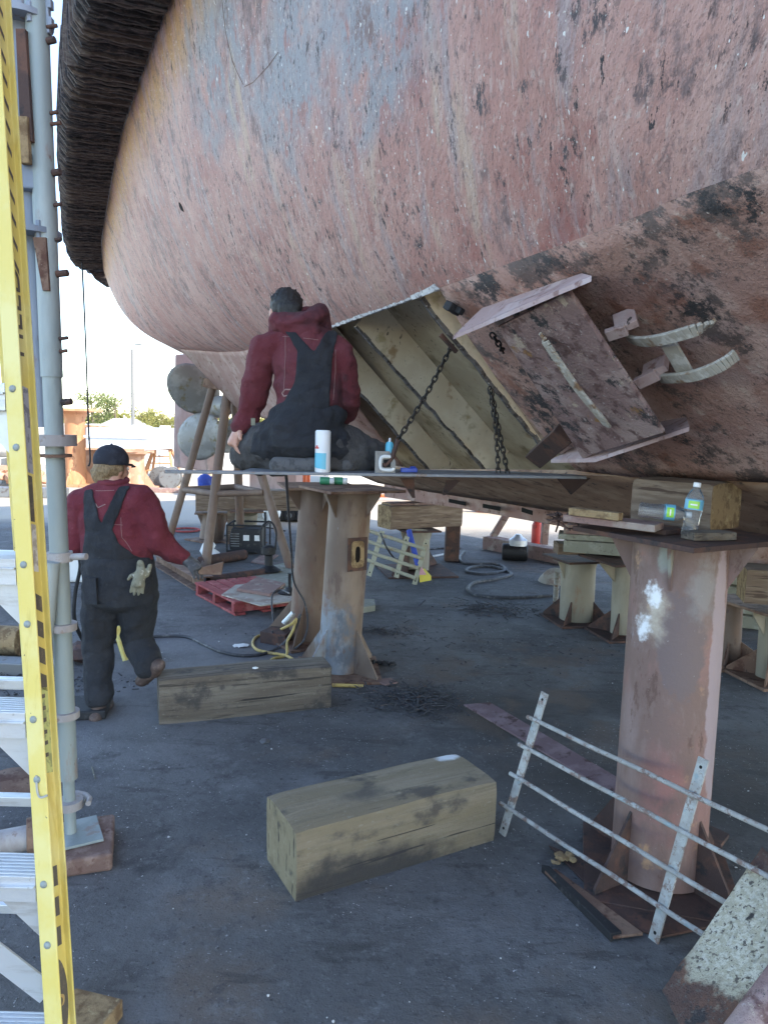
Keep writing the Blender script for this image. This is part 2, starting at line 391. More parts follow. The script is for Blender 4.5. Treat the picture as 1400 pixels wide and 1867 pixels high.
m_standr = mk('stand_pink_rust', (.185,.118,.10), [LY((.245,.175,.16),(4,4,1.5),.45,.62,det=8), LY((.27,.15,.13),(3,3,1.5),.52,.66), LY((.13,.075,.06),(7,7,3),.55,.62,det=9,rg=.75), LY((.40,.24,.14),(6,6,6),.60,.70), LY((.22,.15,.13),(26,26,10),.54,.66,det=7,a=.7),
    LY((.165,.12,.115),None,blob=((1.18,2.8,1.02),(.095,.22,.24)),bn=13,ba=1.2,edge=.8),
    LY((.27,.265,.26),None,blob=((1.26,2.8,1.25),(.09,.22,.15)),bn=15,ba=1.4,edge=.3,a=.65),
    LY((.34,.265,.275),None,blob=((1.34,2.8,.90),(.05,.25,.62)),bn=9,ba=1.0,edge=.8),
    LY((.31,.14,.125),(9,9,5),.40,.6,blob=((1.14,2.7,.42),(.15,.3,.34)),bn=7,ba=1.0,edge=.3,a=.8),
    LY((.36,.13,.085),None,blob=((1.03,2.8,1.36),(.045,.2,.06)),bn=14,ba=1.0,edge=.4,a=.8),
    LY((.36,.40,.35),None,blob=((1.11,2.8,1.36),(.03,.2,.08)),bn=14,ba=1.2,edge=.4,a=.7),
    LY((.56,.50,.40),None,blob=((1.075,2.8,1.14),(.075,.2,.15)),bn=12,ba=1.4,edge=.2,a=.8),
    LY((.48,.55,.65),None,blob=((1.02,2.8,1.05),(.04,.2,.10)),bn=12,ba=1.3,edge=.2,a=.8),
    LY((.86,.87,.88),None,blob=((1.08,2.8,1.215),(.036,.2,.066)),bn=26,ba=1.5,edge=.55,a=.88),
    LY((.84,.86,.88),None,blob=((1.055,2.8,1.075),(.032,.2,.072)),bn=26,ba=1.5,edge=.55,a=.88),
    LY((.5,.46,.42),110,.68,.72,a=.6)], .6, .1, [(60,.0015),(8,.003)])
m_standpale = mk('stand_pale', (.25,.22,.165), [LY((.32,.29,.225),(3,3,1.2),.45,.62), LY((.25,.18,.12),(8,8,3),.58,.68)], .75, 0, [(60,.0015)])
m_orange = mk('stand_orange', (.42,.20,.10), [LY((.52,.27,.14),(3,3,1.2),.45,.62), LY((.25,.11,.06),(8,8,3),.58,.68)], .8)

# ladder and staging
m_yellow = mk('ladder_yellow', (.70,.56,.15), [LY((.74,.66,.30),3,.45,.62,a=.7), LY((.56,.42,.10),(30,30,4),.55,.68,a=.6), LY((.35,.28,.12),(18,18,5),.62,.72,a=.6), LY((.25,.2,.08),55,.70,.735)], .45, 0, [(120,.0004)])
m_yellowin = mk('ladder_web', (.44,.30,.12), [LY((.36,.26,.16),5,.45,.65), LY((.3,.22,.1),40,.66,.72)], .55)
m_brownmark = mk('ladder_print', (.10,.085,.075), [LY((.16,.13,.1),60,.5,.65)], .6)
m_sticker = mk('sticker_grey', (.36,.36,.42), [LY((.2,.2,.24),(80,80,50),.52,.58)], .5)
m_stickerg = mk('sticker_green', (.50,.52,.20), [LY((.28,.30,.14),(70,70,40),.5,.58)], .5)
m_stickerw = mk('sticker_white', (.62,.60,.58), [LY((.4,.36,.33),(60,60,40),.5,.6)], .5)
m_bluesteel = mk('blue_grey_steel', (.20,.235,.29), [LY((.27,.30,.355),(4,4,1),.45,.62), LY((.20,.13,.10),(9,9,3),.60,.70)], .6, .1, [(60,.001)])
m_galv = mk('pale_green_steel', (.27,.31,.305), [LY((.35,.39,.385),(5,5,1),.45,.62), LY((.28,.24,.22),(12,12,4),.56,.68), LY((.18,.12,.1),(25,25,10),.66,.72)], .6, .2, [(60,.001)])
m_pinkgalv = mk('dusty_steel', (.31,.285,.28), [LY((.39,.37,.365),(9,9,4),.45,.62), LY((.25,.18,.15),20,.58,.68)], .65, .15)
m_brick = mk('wood_pad', (.17,.105,.085), [LY((.26,.18,.15),14,.45,.62), LY((.13,.07,.055),30,.54,.66)], .9, 0, [(60,.006)])

# people
m_skin = mk('skin', (.50,.27,.19), [LY((.56,.33,.25),20,.45,.65)], .55)
m_hair = mk('black_hair', (.012,.011,.011), [LY((.035,.032,.03),(160,160,30),.5,.65)], .6, 0, [((200,200,40),.004)])
m_hairb = mk('sandy_hair', (.28,.20,.11), [LY((.16,.105,.055),(150,150,40),.45,.62)], .7, 0, [((180,180,40),.004)])
m_hood = mk('maroon_hoodie', (.118,.021,.028), [LY((.14,.034,.043),5,.42,.66,det=8), LY((.06,.022,.030),3.0,.46,.66,det=8,a=.9), LY((.045,.028,.033),9,.58,.74,a=.6,det=8), LY((.2,.07,.08),40,.6,.72,a=.4)], .95, 0, [(220,.0012),(26,.008),(11,.016)])
m_hood2 = mk('red_sweatshirt', (.13,.019,.030), [LY((.16,.030,.043),5,.42,.66,det=8), LY((.09,.020,.032),3,.54,.70,det=8,a=.8), LY((.26,.07,.09),45,.6,.72,a=.4)], .95, 0, [(220,.0012),(26,.008),(11,.016)])
m_overall = mk('dark_overalls', (.0165,.0185,.024), [LY((.026,.028,.034),6,.45,.62), LY((.019,.019,.022),9,.52,.66), LY((.055,.055,.057),(26,26,26),.60,.74,a=.45)], .92, 0, [(260,.001),(24,.008),(10,.018)])
m_trouser = mk('grey_trousers', (.058,.055,.055), [LY((.082,.079,.078),6,.45,.62), LY((.042,.04,.042),9,.52,.66)], .95, 0, [(260,.001),(24,.009),(10,.02)])
m_sole = mk('shoe_sole', (.10,.10,.105), [LY((.06,.06,.062),30,.5,.62)], .9, 0, [(60,.003)])
m_boot = mk('brown_boot', (.075,.05,.042), [LY((.14,.10,.085),20,.5,.65)], .7)
m_cap = mk('navy_cap', (.022,.024,.034), [LY((.04,.042,.055),14,.5,.65)], .9, 0, [(300,.0006)])
m_glove = mk('dark_glove', (.07,.072,.08), [LY((.15,.15,.16),22,.5,.64)], .85, 0, [(160,.001)])
m_glovel = mk('pale_glove', (.21,.20,.145), [LY((.12,.11,.08),20,.5,.64), LY((.42,.41,.35),35,.58,.68)], .9, 0, [(160,.0015)])
m_stitch = mk('pale_stitch', (.30,.20,.19), [], .9)

# small things and background
m_canwhite = mk('can_white', (.82,.84,.86), [], .3)
m_canblue = mk('can_cyan', (.13,.50,.66), [], .3)
m_canred = mk('can_red', (.65,.09,.08), [], .3)
m_blue = mk('blue_plastic', (.035,.07,.38), [LY((.06,.12,.5),9,.5,.65)], .45)
m_green = mk('green_plastic', (.06,.30,.16), [], .35)
m_clear = mk('clear_plastic', (.92,.95,.97), [], .08, 0, trans=.93, ior=1.3)
m_labelb = mk('label_blue', (.16,.45,.62), [], .35)
m_labelg = mk('label_green', (.35,.72,.10), [], .35)
m_red = mk('red_paint', (.55,.05,.04), [LY((.38,.04,.03),12,.5,.65)], .45)
m_palred = mk('pallet_red', (.30,.06,.06), [LY((.40,.13,.12),10,.5,.64), LY((.17,.045,.04),14,.55,.66)], .9)
m_orangep = mk('orange_paint', (.62,.13,.045), [LY((.4,.1,.05),10,.55,.68)], .5)
m_whitewash = mk('white_wall', (.62,.61,.58), [LY((.52,.50,.46),1.5,.48,.66)], .8)
m_barge = mk('barge_white', (.55,.60,.68), [LY((.6,.62,.68),(1.5,1.5,4),.48,.66)], .6)
m_oakpost = mk('far_rust', (.34,.19,.12), [LY((.45,.28,.19),4,.45,.64)], .85)
m_leaf = mk('leaf', (.085,.115,.03), [LY((.14,.16,.045),2.0,.45,.62), LY((.20,.16,.05),1.1,.56,.70)], .75)
m_leafy = mk('leaf_yellow', (.16,.15,.035), [LY((.09,.12,.03),2.0,.48,.64), LY((.22,.18,.05),1.4,.55,.7)], .75)
m_trunk = mk('bark', (.12,.09,.065), [LY((.18,.14,.1),(8,8,2),.48,.62)], .95)
m_galvpole = mk('pole_grey', (.40,.40,.39), [], .5, .2)
m_polegrey = mk('lamp_grey', (.15,.15,.15), [], .5, .2)
m_barn = mk('barnacle_crust', (.12,.07,.055), [LY((.19,.10,.065),6,.48,.64), LY((.055,.045,.045),10,.55,.66), LY((.50,.46,.34),None,blob=((1.02,1.72,.33),(.30,.36,.45)),bn=6,ba=1.3,edge=.8), LY((.62,.60,.50),(45,45,45),.48,.6,blob=((1.02,1.72,.33),(.30,.36,.45)),bn=6,ba=1.3,edge=.7), LY((.12,.10,.09),(60,60,60),.60,.66,by=(9,.5,.62)), LY((.05,.045,.045),(9,9,9),.62,.70)], .9, 0, [(60,.008),(160,.004)])
m_railw = mk('weathered_white_bar', (.31,.305,.285), [LY((.40,.405,.385),14,.46,.62,det=8), LY((.20,.14,.115),20,.51,.60,det=9,rg=.75), LY((.27,.33,.34),11,.58,.68), LY((.10,.08,.075),45,.64,.7)], .75, .05, [(90,.0015)])
m_raily = mk('yellowish_bar', (.38,.36,.26), [LY((.35,.28,.18),16,.52,.66)], .75)
m_gritpale = mk('pale_grit', (.42,.41,.38), [LY((.2,.19,.18),40,.5,.6)], .95)
m_grit = mk('debris_grit', (.05,.05,.055), [LY((.16,.16,.16),50,.55,.66), LY((.12,.07,.05),30,.56,.66)], .95)
m_flagy = mk('yellow_cloth', (.62,.50,.06), [], .8)
m_flagp = mk('pink_cloth', (.62,.32,.34), [], .8)
m_paper = mk('white_paper', (.78,.78,.76), [], .9)
# ================================================================ setting
def ground_mat():
    m = mk('yard_ground', (.098,.097,.098), [
        LY((.142,.142,.146),1.1,.42,.64,det=8),
        LY((.060,.059,.062),.9,.50,.66,det=9),
        LY((.135,.10,.075),1.3,.55,.70,det=9,a=.6),
        LY((.040,.040,.042),3.2,.57,.68,det=10,rg=.7,a=.75),
        LY((.195,.195,.20),2.4,.56,.72,det=10,rg=.68,a=.6), LY((.060,.059,.062),9,.53,.64,det=10,rg=.7,a=.6), LY((.165,.165,.17),16,.55,.66,det=9,rg=.7,a=.55),
        LY((.045,.043,.042),(2.2,9,1),.57,.66,det=9,a=.6),
        LY((.22,.22,.225),34,.57,.68,det=8,rg=.7,a=.5), LY((.30,.30,.305),5,.62,.72,det=11,rg=.78,a=.6),
        LY((.026,.026,.028),40,.58,.66,det=8,rg=.7,a=.65),
        LY((.040,.037,.035),(1.4,1.4,1),.35,.6,det=8,blob=((1.4,4.3,0),(1.9,2.0,9)),bn=1.2,ba=1.4,edge=.2,a=.75),
        LY((.12,.085,.062),(2,2,1),.48,.62,det=9,blob=((1.2,5.2,0),(1.6,2.4,9)),bn=1.2,ba=1.2,edge=.2,a=.7),
        LY((.215,.215,.22),(1.5,1.5,1),.35,.6,det=8,blob=((-1.5,5.8,0),(1.3,2.8,9)),bn=1.4,ba=1.3,edge=.1,a=.7),
        LY((.55,.55,.54),70,.70,.715,det=2,by=(1.2,.44,.60)),
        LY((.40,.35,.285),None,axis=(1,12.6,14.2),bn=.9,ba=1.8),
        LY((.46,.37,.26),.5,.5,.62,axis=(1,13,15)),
      ], .86, 0, [(25,.010),(120,.005),(3,.02)])
    return m
m_ground = ground_mat()
b = MB()
b.grid([[V(x, y, 0) for y in (-60, -10, 0, 5, 10, 15, 20, 30, 60, 150, 600)] for x in (-500, -150, -60, -20, -10, -5, 0, 5, 10, 20, 60, 150, 500)])
struct(b.build('ground', m_ground, loc=(0,0,0)))

def ico(b, c, r, jit=.25, flat=.6):
    t = bmesh.new(); bmesh.ops.create_icosphere(t, subdivisions=1, radius=1)
    q = Euler((random.random()*6, random.random()*6, random.random()*6)).to_matrix()
    vm = {}
    for v in t.verts:
        p = q @ (v.co*(1+random.uniform(-jit, jit))); p.z *= flat
        vm[v] = b.bm.verts.new(Vector(c)+p*r)
    for f in t.faces: b.bm.faces.new([vm[v] for v in f.verts])
    t.free()
# loose grit and paint flakes over the whole yard: nobody could count it
b = MB(); rg = random.Random(3)
for i in range(1300):
    Y = 1.3 + 9*rg.random()**1.6; X = rg.uniform(-.62, .62)*Y
    r = rg.choice((.0022,.003,.003,.004,.006))*(1 if Y < 5 else 1.5)
    ico(b, (X, Y, r*.35), r)
g = b.build('grit', mk('grit_flakes', (.24,.24,.245), [LY((.06,.06,.065),9,.44,.46), LY((.55,.55,.53),14,.58,.6)], .9), loc=(0,0,0))
tag(g, 'loose grit and paint flakes scattered over the yard floor', 'grit', kind='stuff')
# ================================================================ the ship
ship = thing('tugboat', 'large hauled-out ship with faded pink hull standing on pipe stands', 'ship', (0.6, 4.9, 1.5))
def zc(x, y, h): return gr(x, y, EYE+h)
chine_px = [(1400,300,.62),(1160,395,.62),(1000,455,.62),(800,525,.62),(590,601,.63),(520,624,.67),(440,640,.75),(400,641,.85),(330,636,1.0)]
chine = [zc(*p) for p in chine_px]
deck_px = [(305,0),(260,120),(215,260),(190,400),(185,440),(188,487)]
deckv = [zc(x, y, 2.3) for x, y in deck_px]
ax = V(-.40, .916, 0)
out = V(-.916, -.40, 0)
# bow side, past the camera
fw_dir = V(.404, -.915, 0)
chine_f = [chine[0] + fw_dir*k + V(q, 0, h) for k, q, h in ((9.5, 3.0, .5), (7, 1.3, .2), (4.5, .45, .05), (2.2, .08, 0))]
# deck edge point for each chine station
def deck_at(a):
    L = deckv; A = [p.dot(ax) for p in L]
    if a <= A[0]: return L[0] + (L[0]-L[1]).normalized()*(A[0]-a)*1.0
    for i in range(len(L)-1):
        if a <= A[i+1]: return lerp(L[i], L[i+1], (a-A[i])/(A[i+1]-A[i]))
    return L[-1]
da = [2.15, 2.6, 3.1, 3.9, 5.2, 6.9, 9.0, 10.5, 13.0]
deck = [deck_at(a) for a in da]
deck_f = [deck_at(1.6) + fw_dir*k + V(q, 0, h) for k, q, h in ((9.8, 2.6, .7), (7, .9, .4), (4.3, .25, .15), (1.9, 0, .03))]
CH = crom(chine_f + chine, 8); DK = crom(deck_f + deck, 8)
NR = 26
st_bulge = []
nS = len(CH)
rows = []; uvs = []
ua = 0.0; ulist = []
i0 = 4*8
for i in range(nS):
    if i > 0: ua += (CH[i]-CH[i-1]).length
    ulist.append(ua)
u0 = ulist[i0]
for i in range(nS):
    row = []; uv = []; g = 0
    s = i/(nS-1)
    bl = .10 + .16*max(0, (s-.55)/.45)
    for j in range(NR+1):
        t = j/NR
        p = lerp(CH[i], DK[i], t)
        p = p + (out*.85 + V(0,0,-.5)).normalized()*bl*math.sin(math.pi*t**.8)
        # plating is never quite fair
        p = p + out*.010*mnoise.noise(Vector((ulist[i]*1.1, t*2.3, 0)))
        if j: g += (p-row[-1]).length
        row.append(p); uv.append((p.dot(ax)+.8*(p.z-2.47)-1.29, (p.z-2.47)*1.2))
    rows.append(row); uvs.append(uv)
side_rows = rows
b = MB(); b.grid(rows, uvs)
hull_side = b.build('hull_side', m_hull, ship, smooth=True)
# rust bleeding down from under the fender, as a second paint film on the same plating edge
# centreline of the ship, mirrored for the far side
KD = V(-.545, .838, 0)
KP = V(.41, 9.55, 0)
KN = V(.838, .545, 0)
def mir(p): 
    d = (V(p.x, p.y, 0)-KP).dot(KN)
    return p - KN*2*d
b = MB(); b.grid([[mir(p) for p in r] for r in rows[::2]], [[(u[0], u[1]) for u in r] for r in uvs[::2]], flip=True)
b.build('far_hull_side', m_hull, ship, smooth=True)
# bottom shell: from the chine down to the bilge edge
Kpts = [at(1400,880,2.93), at(1060,866,4.0), at(880,863,4.9), at(760,862,5.8), at(600,832,7.4), at(435,745,9.6)]
KA = [p.dot(ax) for p in Kpts]
def k_at(a):
    if a <= KA[0]: return Kpts[0] + (Kpts[0]-Kpts[1]).normalized()*(KA[0]-a)
    for i in range(len(KA)-1):
        if a <= KA[i+1]: return lerp(Kpts[i], Kpts[i+1], (a-KA[i])/(KA[i+1]-KA[i]))
    return Kpts[-1]
# the flat of the bottom near the opening
q0, q1, q2 = chine[1], chine[4], Kpts[1]
PN = (q1-q0).cross(q2-q0).normalized()
if PN.dot(EYEV-q0) < 0: PN = -PN          # PN points out of the ship, towards the yard
def S(x, y, d=0.0): return onpl(x, y, q0+PN*d, PN)
hole_R = [chine[3], S(845,600), S(905,690), S(985,790), S(1050,858)]      # forward edge of the cut-out
hole_L = [chine[4]+ (chine[4]-chine[5])*.1, S(612,690), S(690,790), S(745,862)]
def strip(edge_top, edge_bot, n=14):
    return [[lerp(a, c, j/n) for j in range(n+1)] for a, c in zip(edge_top, edge_bot)]
# forward patch
top = CH[0:55:2]
bot = [k_at(p.dot(ax)+.15) for p in top]
def poly_at(L, t):
    n = len(L)-1; i = min(int(t*n), n-1); return lerp(L[i], L[i+1], t*n-i)
b = MB(); rws = [[lerp(a, c, j/16) for j in range(17)] for a, c in zip(top, bot)]
rws.append([poly_at(hole_R, j/16) for j in range(17)])
rws2 = []
for i in range(len(rws)-1):
    for k in range(4): rws2.append([lerp(rws[i][j], rws[i+1][j], k/4) for j in range(17)])
rws2.append(rws[-1]); b.grid(rws2)
b.build('bottom_plating', m_bottom, ship, smooth=True, solid=.012)
# aft patch
topa = chine[4:]; bota = [None]*len(topa)
enda = [at(435,745,9.6)]
rws = [[poly_at(hole_L, j/16) for j in range(17)]]
for i, p in enumerate(topa[1:]):
    t = (i+1)/(len(topa)-1)
    kb = lerp(Kpts[3], Kpts[5], t) if t > 0 else Kpts[3]
    rws.append([lerp(p, kb, j/16) for j in range(17)])
b = MB(); b.grid(rws)
b.build('stern_plating', m_pinksteel, ship, smooth=True, solid=.012)
# far half of the stern and the transom that closes it
tr = rows[-1]; kb = at(435,745,9.6)
kc = V(-2.05, 12.6, 2.35)
b = MB()
b.poly([kb, chine[-1]] + [tr[j] for j in range(1, NR+1)] + [mir(tr[j]) for j in range(NR, -1, -1)] + [kc])
bmesh.ops.triangulate(b.bm, faces=b.bm.faces)
b.build('transom', m_hull, ship)
# garboard strake from the bilge edge down to the keel
K2 = [at(1460,1000,3.6), at(1140,943,5.0), at(1000,927,5.7), at(780,894,7.2), at(690,879,8.2), at(600,842,9.3)]
b = MB()
Kx = [k_at(-1.0), Kpts[0], Kpts[1], Kpts[2], Kpts[3], Kpts[4]]
b.grid([[lerp(p+PN*(-.03), q, t/6) for t in range(7)] for p, q in zip(Kx, K2)])
b.build('garboard', m_garb, ship, smooth=True, solid=.015)
b = MB(); b.grid([[p, p-PN*.035] for p in [k_at(-1.0), Kpts[0], Kpts[1], Kpts[2], Kpts[3]]])
b.build('bilge_lip', m_garb, ship)
# centre keel, a deep pink box with slots, resting on the low stands
kt = [at(1420,1005,5.6), at(1150,956,6.6), at(845,902,8.6), at(700,878,10.2)]
kbt = [at(1420,1055,5.6), at(1150,983,6.6), at(845,928,8.6), at(700,906,10.2)]
b = MB()
for i in range(3):
    d = KN*.22
    b.hexa([kbt[i], kt[i]+V(0,0,.02), kbt[i]+d, kt[i]+d+V(0,0,.02), kbt[i+1], kt[i+1]+V(0,0,.02), kbt[i+1]+d, kt[i+1]+d+V(0,0,.02)])
b.build('keel', m_pinksteel, ship, bevel=.008)
for (x0, y0, x1, y1) in ((822,909,853,915),(884,918,916,924),(955,925,975,931)):
    b = MB(); p, q = at(x0,y0,8.8-(x0-822)*.0095), at(x1,y1,8.8-(x1-822)*.0095)
    nrm = (KN*-1)
    dn = V(0,0,-.045)
    b.prism([p+nrm*.03, q+nrm*.03, q+dn+nrm*.03, p+dn+nrm*.03], nrm*.004)
    b.build('drain_slot', m_hole, ship)
# deck and deckhouse (out of the picture, they throw the shade)
b = MB()
dl = DK[::4]
b.grid([[p+V(0,0,-.02), mir(p)+V(0,0,-.02)] for p in dl]); b.build('deck', m_steelgrey, ship)
b = MB()
b.grid([[p, p+V(0,0,.85)] for p in dl]); b.grid([[mir(p), mir(p)+V(0,0,.85)] for p in dl])
b.build('bulwark', m_dark, ship, solid=.03)
hc = KP + KD*(-6.2) + V(0,0,4.15)
rz = Matrix.Rotation(math.atan2(KD.y, KD.x), 3, 'Z')
b = MB(); b.box(hc+V(0,0,1.25), (8.5, 3.8, 2.5), rz); b.box(hc+V(0,0,3.6)-KD*1.0, (3.8, 3.2, 2.2), rz); b.box(hc+V(0,0,4.78)-KD*1.0, (4.4, 3.8, .14), rz)
b.build('deckhouse', m_shipwhite, ship, bevel=.05)
for k in range(5):
    for sd in (-1, 1):
        b = MB(); b.box(hc+V(0,0,1.55)+KD*(k*1.5-3)+KN*sd*1.91, (.55,.03,.55), rz); b.build('window', m_glassdark, ship, bevel=.1)
# small drain hole in the plating above the stern
tgt = at(331,378,6.0)
def hullhit(x, y):
    me = hull_side; d = ray(x, y).normalized()
    inv = wm(hull_side).inverted()
    ok, loc, nr, ix = hull_side.ray_cast(inv @ EYEV, (inv.to_3x3() @ d).normalized())
    return (wm(hull_side) @ loc, nr) if ok else (None, None)
bpy.context.view_layer.update()
p, nr = hullhit(331, 378)
if p is not None:
    b = MB(); n0 = Vector(nr); 
    if n0.dot(EYEV-p) < 0: n0 = -n0
    xx = n0.orthogonal().normalized(); yy = n0.cross(xx)
    pts = [p+n0*.003+(xx*math.cos(a)+yy*math.sin(a))*.026*(1+.5*random.random()) for a in [2*math.pi*k/11 for k in range(11)]]
    b.prism(pts, n0*-.01); b.build('drain_hole', m_hole, ship)
# weld beads and a rust-cracked seam on the side plating
def bead(pts, r, mat, nm):
    P = []
    for (x0,y0),(x1,y1) in zip(pts, pts[1:]):
        for k in range(10):
            q, n_ = hullhit(x0+(x1-x0)*k/10, y0+(y1-y0)*k/10)
            if q is not None: P.append(q)
    if len(P) > 2:
        b = MB(); b.tube(P, [r*(1+.35*mnoise.noise(p*30)) for p in P], 6); b.build(nm, mat, ship, smooth=True)
bead([(404,-10),(412,60),(424,110),(432,130),(446,158)], .002, m_rust, 'weld_seam')
bead([(446,158),(462,150),(490,120),(510,92)], .0015, m_rust, 'weld_seam')
# ---- frames and inner plating seen through the cut-out
din = -.24
def In(x, y): return S(x, y)-PN*.0
IN = PN*din
b = MB()   # inner bottom behind the frames
c4 = [S(520,560), S(840,470), S(1130,800), S(1120,1010), S(600,1010)]
c4 = [p+IN for p in c4]
for k_i, up_i in ((3,2),(4,0)): c4[k_i] = lerp(c4[up_i], c4[k_i], (c4[up_i].z-1.44)/(c4[up_i].z-c4[k_i].z))
b.prism(c4, -PN*.012); b.build('inner_bottom', m_creamshade, ship)
def frame(x0, y0, x1, y1, thick=.016, depth=.235, name='frame'):
    a, c = S(x0, y0, -.012), S(x1, y1, -.012)
    d = (c-a).normalized(); t = d.cross(PN).normalized()*thick
    n = 22; edge = []
    rr = random.Random(x0)
    for i in range(n+1):
        q = lerp(a, c, i/n) + PN*rr.uniform(-.007, .004)
        edge.append(q)
    b = MB()
    b.prism(edge + [c-PN*depth, a-PN*depth], t)
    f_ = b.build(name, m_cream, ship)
    b = MB()
    for i in range(n):
        p, q = edge[i]-t*.08, edge[i+1]-t*.08
        w = t*1.16; dd = -PN*(.012+rr.random()*.008)
        b.hexa([p+PN*.002, p+dd, p+w+PN*.002, p+w+dd, q+PN*.002, q+dd, q+w+PN*.002, q+w+dd])
    b.build('cut_edge', m_cutedge, f_)
    return f_
frame(648,596,892,868)
frame(768,548,1000,832)
frame(560,610,800,880, depth=.20)
# bare torch-cut edge of the side plating along the chine
b = MB(); rr = random.Random(4)
n = 30
for i in range(n):
    p, q = lerp(chine[4], chine[3], i/n), lerp(chine[4], chine[3], (i+1)/n)
    up = V(0,0,1)*.5 + out*.5
    w = .030 + rr.uniform(-.006,.006)
    b.hexa([p+out*.002-V(0,0,.004+rr.random()*.008), p+up*w+out*.004, p-out*.02-V(0,0,.004), p-out*.02+V(0,0,w), q+out*.002-V(0,0,.004+rr.random()*.008), q+up*w+out*.004, q-out*.02-V(0,0,.004), q-out*.02+V(0,0,w)])
b.build('cut_edge', m_freshcut, ship)
b = MB(); b.poly([p - PN*.0 for p in [chine[4], chine[3]]] + [chine[3]-PN*.4, chine[4]-PN*.4]); b.build('side_stringer', m_cream, ship, solid=.012)
# longitudinal strip with limber holes beside the opening
b = MB(); st = [S(846,604,-.01), S(905,602,-.01), S(1035,742,-.01), S(1010,842,-.01), S(985,800,-.01)]
b.prism(st, -PN*.012); flg = b.build('limber_strip', m_garb, ship)
for (x, y) in ((926,648),(993,732)):
    b = MB(); p = S(x, y, -.004); b.cyl(p, p-PN*.006, .022, n=14); b.build('limber_hole', m_hole, flg)
# torch slag clamp near the corner of the cut
b = MB(); p = S(832,553); b.box(p+PN*.03, (.07,.05,.04), Euler((.4,.3,.7))); b.box(p+PN*.035+V(.02,0,.0), (.03,.09,.03), Euler((.4,.3,.7))); b.build('weld_lug', m_dark, ship, bevel=.006)
# ---- the raised box cover welded to the bottom
lift = .17
box_ = [S(905,598,lift), S(1035,533,lift), S(1208,790,lift), S(1082,828,lift), S(1062,838,lift)]
b = MB(); b.prism(box_, -PN*.018); cover = b.build('cover_plate', m_panel, ship, bevel=.004)
b = MB()
tf = [S(826,612,lift+.01), S(1078,503,lift+.01), S(1060,498,-.0), S(880,560,-.0)]
b.prism(tf, (0,0,-.016)); b.build('cover_flange', m_pinkflange, cover)
b = MB(); tf = [S(1004,838,lift*.9), S(1085,836,lift+.01), S(1256,778,lift*.72), S(1250,760,0), S(1090,790,0)]
b.prism(tf, (0,0,-.016)); b.build('cover_flange', m_pinkflange, cover)
for (x0,y0,x1,y1) in ((1105,612,1142,600),(1160,700,1198,682)):
    b = MB(); p, q = S(x0,y0,.10), S(x1,y1,.06); b.beam(p, q, .045, .02, up=PN); b.beam(p-PN*.05, q-PN*.06, .03, .08, up=PN); b.build('lug', m_pinkflange, cover, bevel=.003)
b = MB(); p, q = S(975,838,.12), S(1030,790,.10); b.beam(p, q, .10, .05, up=PN); b.build('lug', m_rustdark, cover, bevel=.004)
# side wall under the cover, open towards the cut-out
b = MB(); b.prism([S(1035,533,lift-.018), S(1208,790,lift-.018), S(1208,790,0), S(1035,533,0)], (.012,.005,0)); b.build('cover_side', m_rustdark, cover)
# crusted strap on the cover, two straps and a web on the plating beside it
def strap(pts, w, t, lift_, nm='strap', par=None):
    P = [S(x, y, l) for x, y, l in pts]
    P = crom(P, 5)
    b = MB()
    for p, q in zip(P, P[1:]): b.beam(p, q + (q-p)*.04, w, t, up=PN)
    return b.build(nm, m_bar, par or ship, bevel=.003)
strap([(988,612,lift+.012),(998,630,lift+.035),(1050,706,lift+.042),(1092,758,lift+.035),(1106,776,lift+.012)], .036, .012, lift, par=cover)
strap([(1142,614,.01),(1160,622,.05),(1200,620,.075),(1260,604,.07),(1300,588,.015)], .042, .014, 0)
strap([(1190,688,.01),(1212,690,.05),(1260,686,.075),(1310,668,.06),(1342,646,.012)], .042, .014, 0)
b = MB(); b.prism([S(1205,624,.045), S(1232,620,.045), S(1268,682,.045), S(1240,684,.045)], PN*.01); b.build('strap_web', m_bar, ship)
# lower left corner piece hanging at the end of the work platform
b = MB(); p = [at(1010,868,4.05), at(1075,872,4.05), at(1040,902,4.05)]; b.prism(p, (0.02,.05,0)); b.build('bracket', m_rustdark, ship)
# ---- stern gear
hub = at(398,742,12.6)
propeller = None
b = MB()
sh = V(-.33,.90,0).normalized()
b.lathe([(.0,-.34),(.10,-.28),(.17,-.12),(.19,.1),(.17,.28),(.12,.42)], hub, 24, -KD)
prop = b.build('propeller', m_prop, ship, smooth=True)
def blade(cx, cy, rx, ry, tilt, Y, twist):
    c = at(cx, cy, Y); b = MB(); n = 20
    px = rx*Y/CF; py = ry*Y/CF
    rws = []
    e1 = RT*math.cos(tilt)+UP*math.sin(tilt); e2 = UP*math.cos(tilt)-RT*math.sin(tilt)
    for i in range(9):
        r = i/8; row = []
        for k in range(n+1):
            a = 2*math.pi*k/n
            x = r*px*math.cos(a); y = r*py*math.sin(a)
            dep = twist*(x/px)*.22 + .08*(y/py)**2 - .05*(1-r*r)
            row.append(c + e1*x + e2*y + FW*dep)
        rws.append(row)
    b.grid(rws); bmesh.ops.remove_doubles(b.bm, verts=b.bm.verts, dist=.0005)
    return b.build('blade', m_prop, prop, smooth=True, solid=.035)
blade(352, 708, 44, 40, -.75, 12.5, 1)
blade(366, 795, 46, 41, .25, 12.4, -1)
blade(428, 790, 40, 22, 1.2, 12.6, 1)
b = MB(); b.tube([hub+KD*(-.3), hub+KD*(-2.2)+V(0,0,-.05)], .11, 14); b.build('propeller_shaft', m_rustdark, ship, smooth=True)
rb = [at(318,645,13.3), at(384,645,13.3), at(378,860,13.3), at(315,852,13.3)]
b = MB(); b.prism(rb, V(.16,.10,0)); b.build('rudder', m_rudder, ship, bevel=.03)
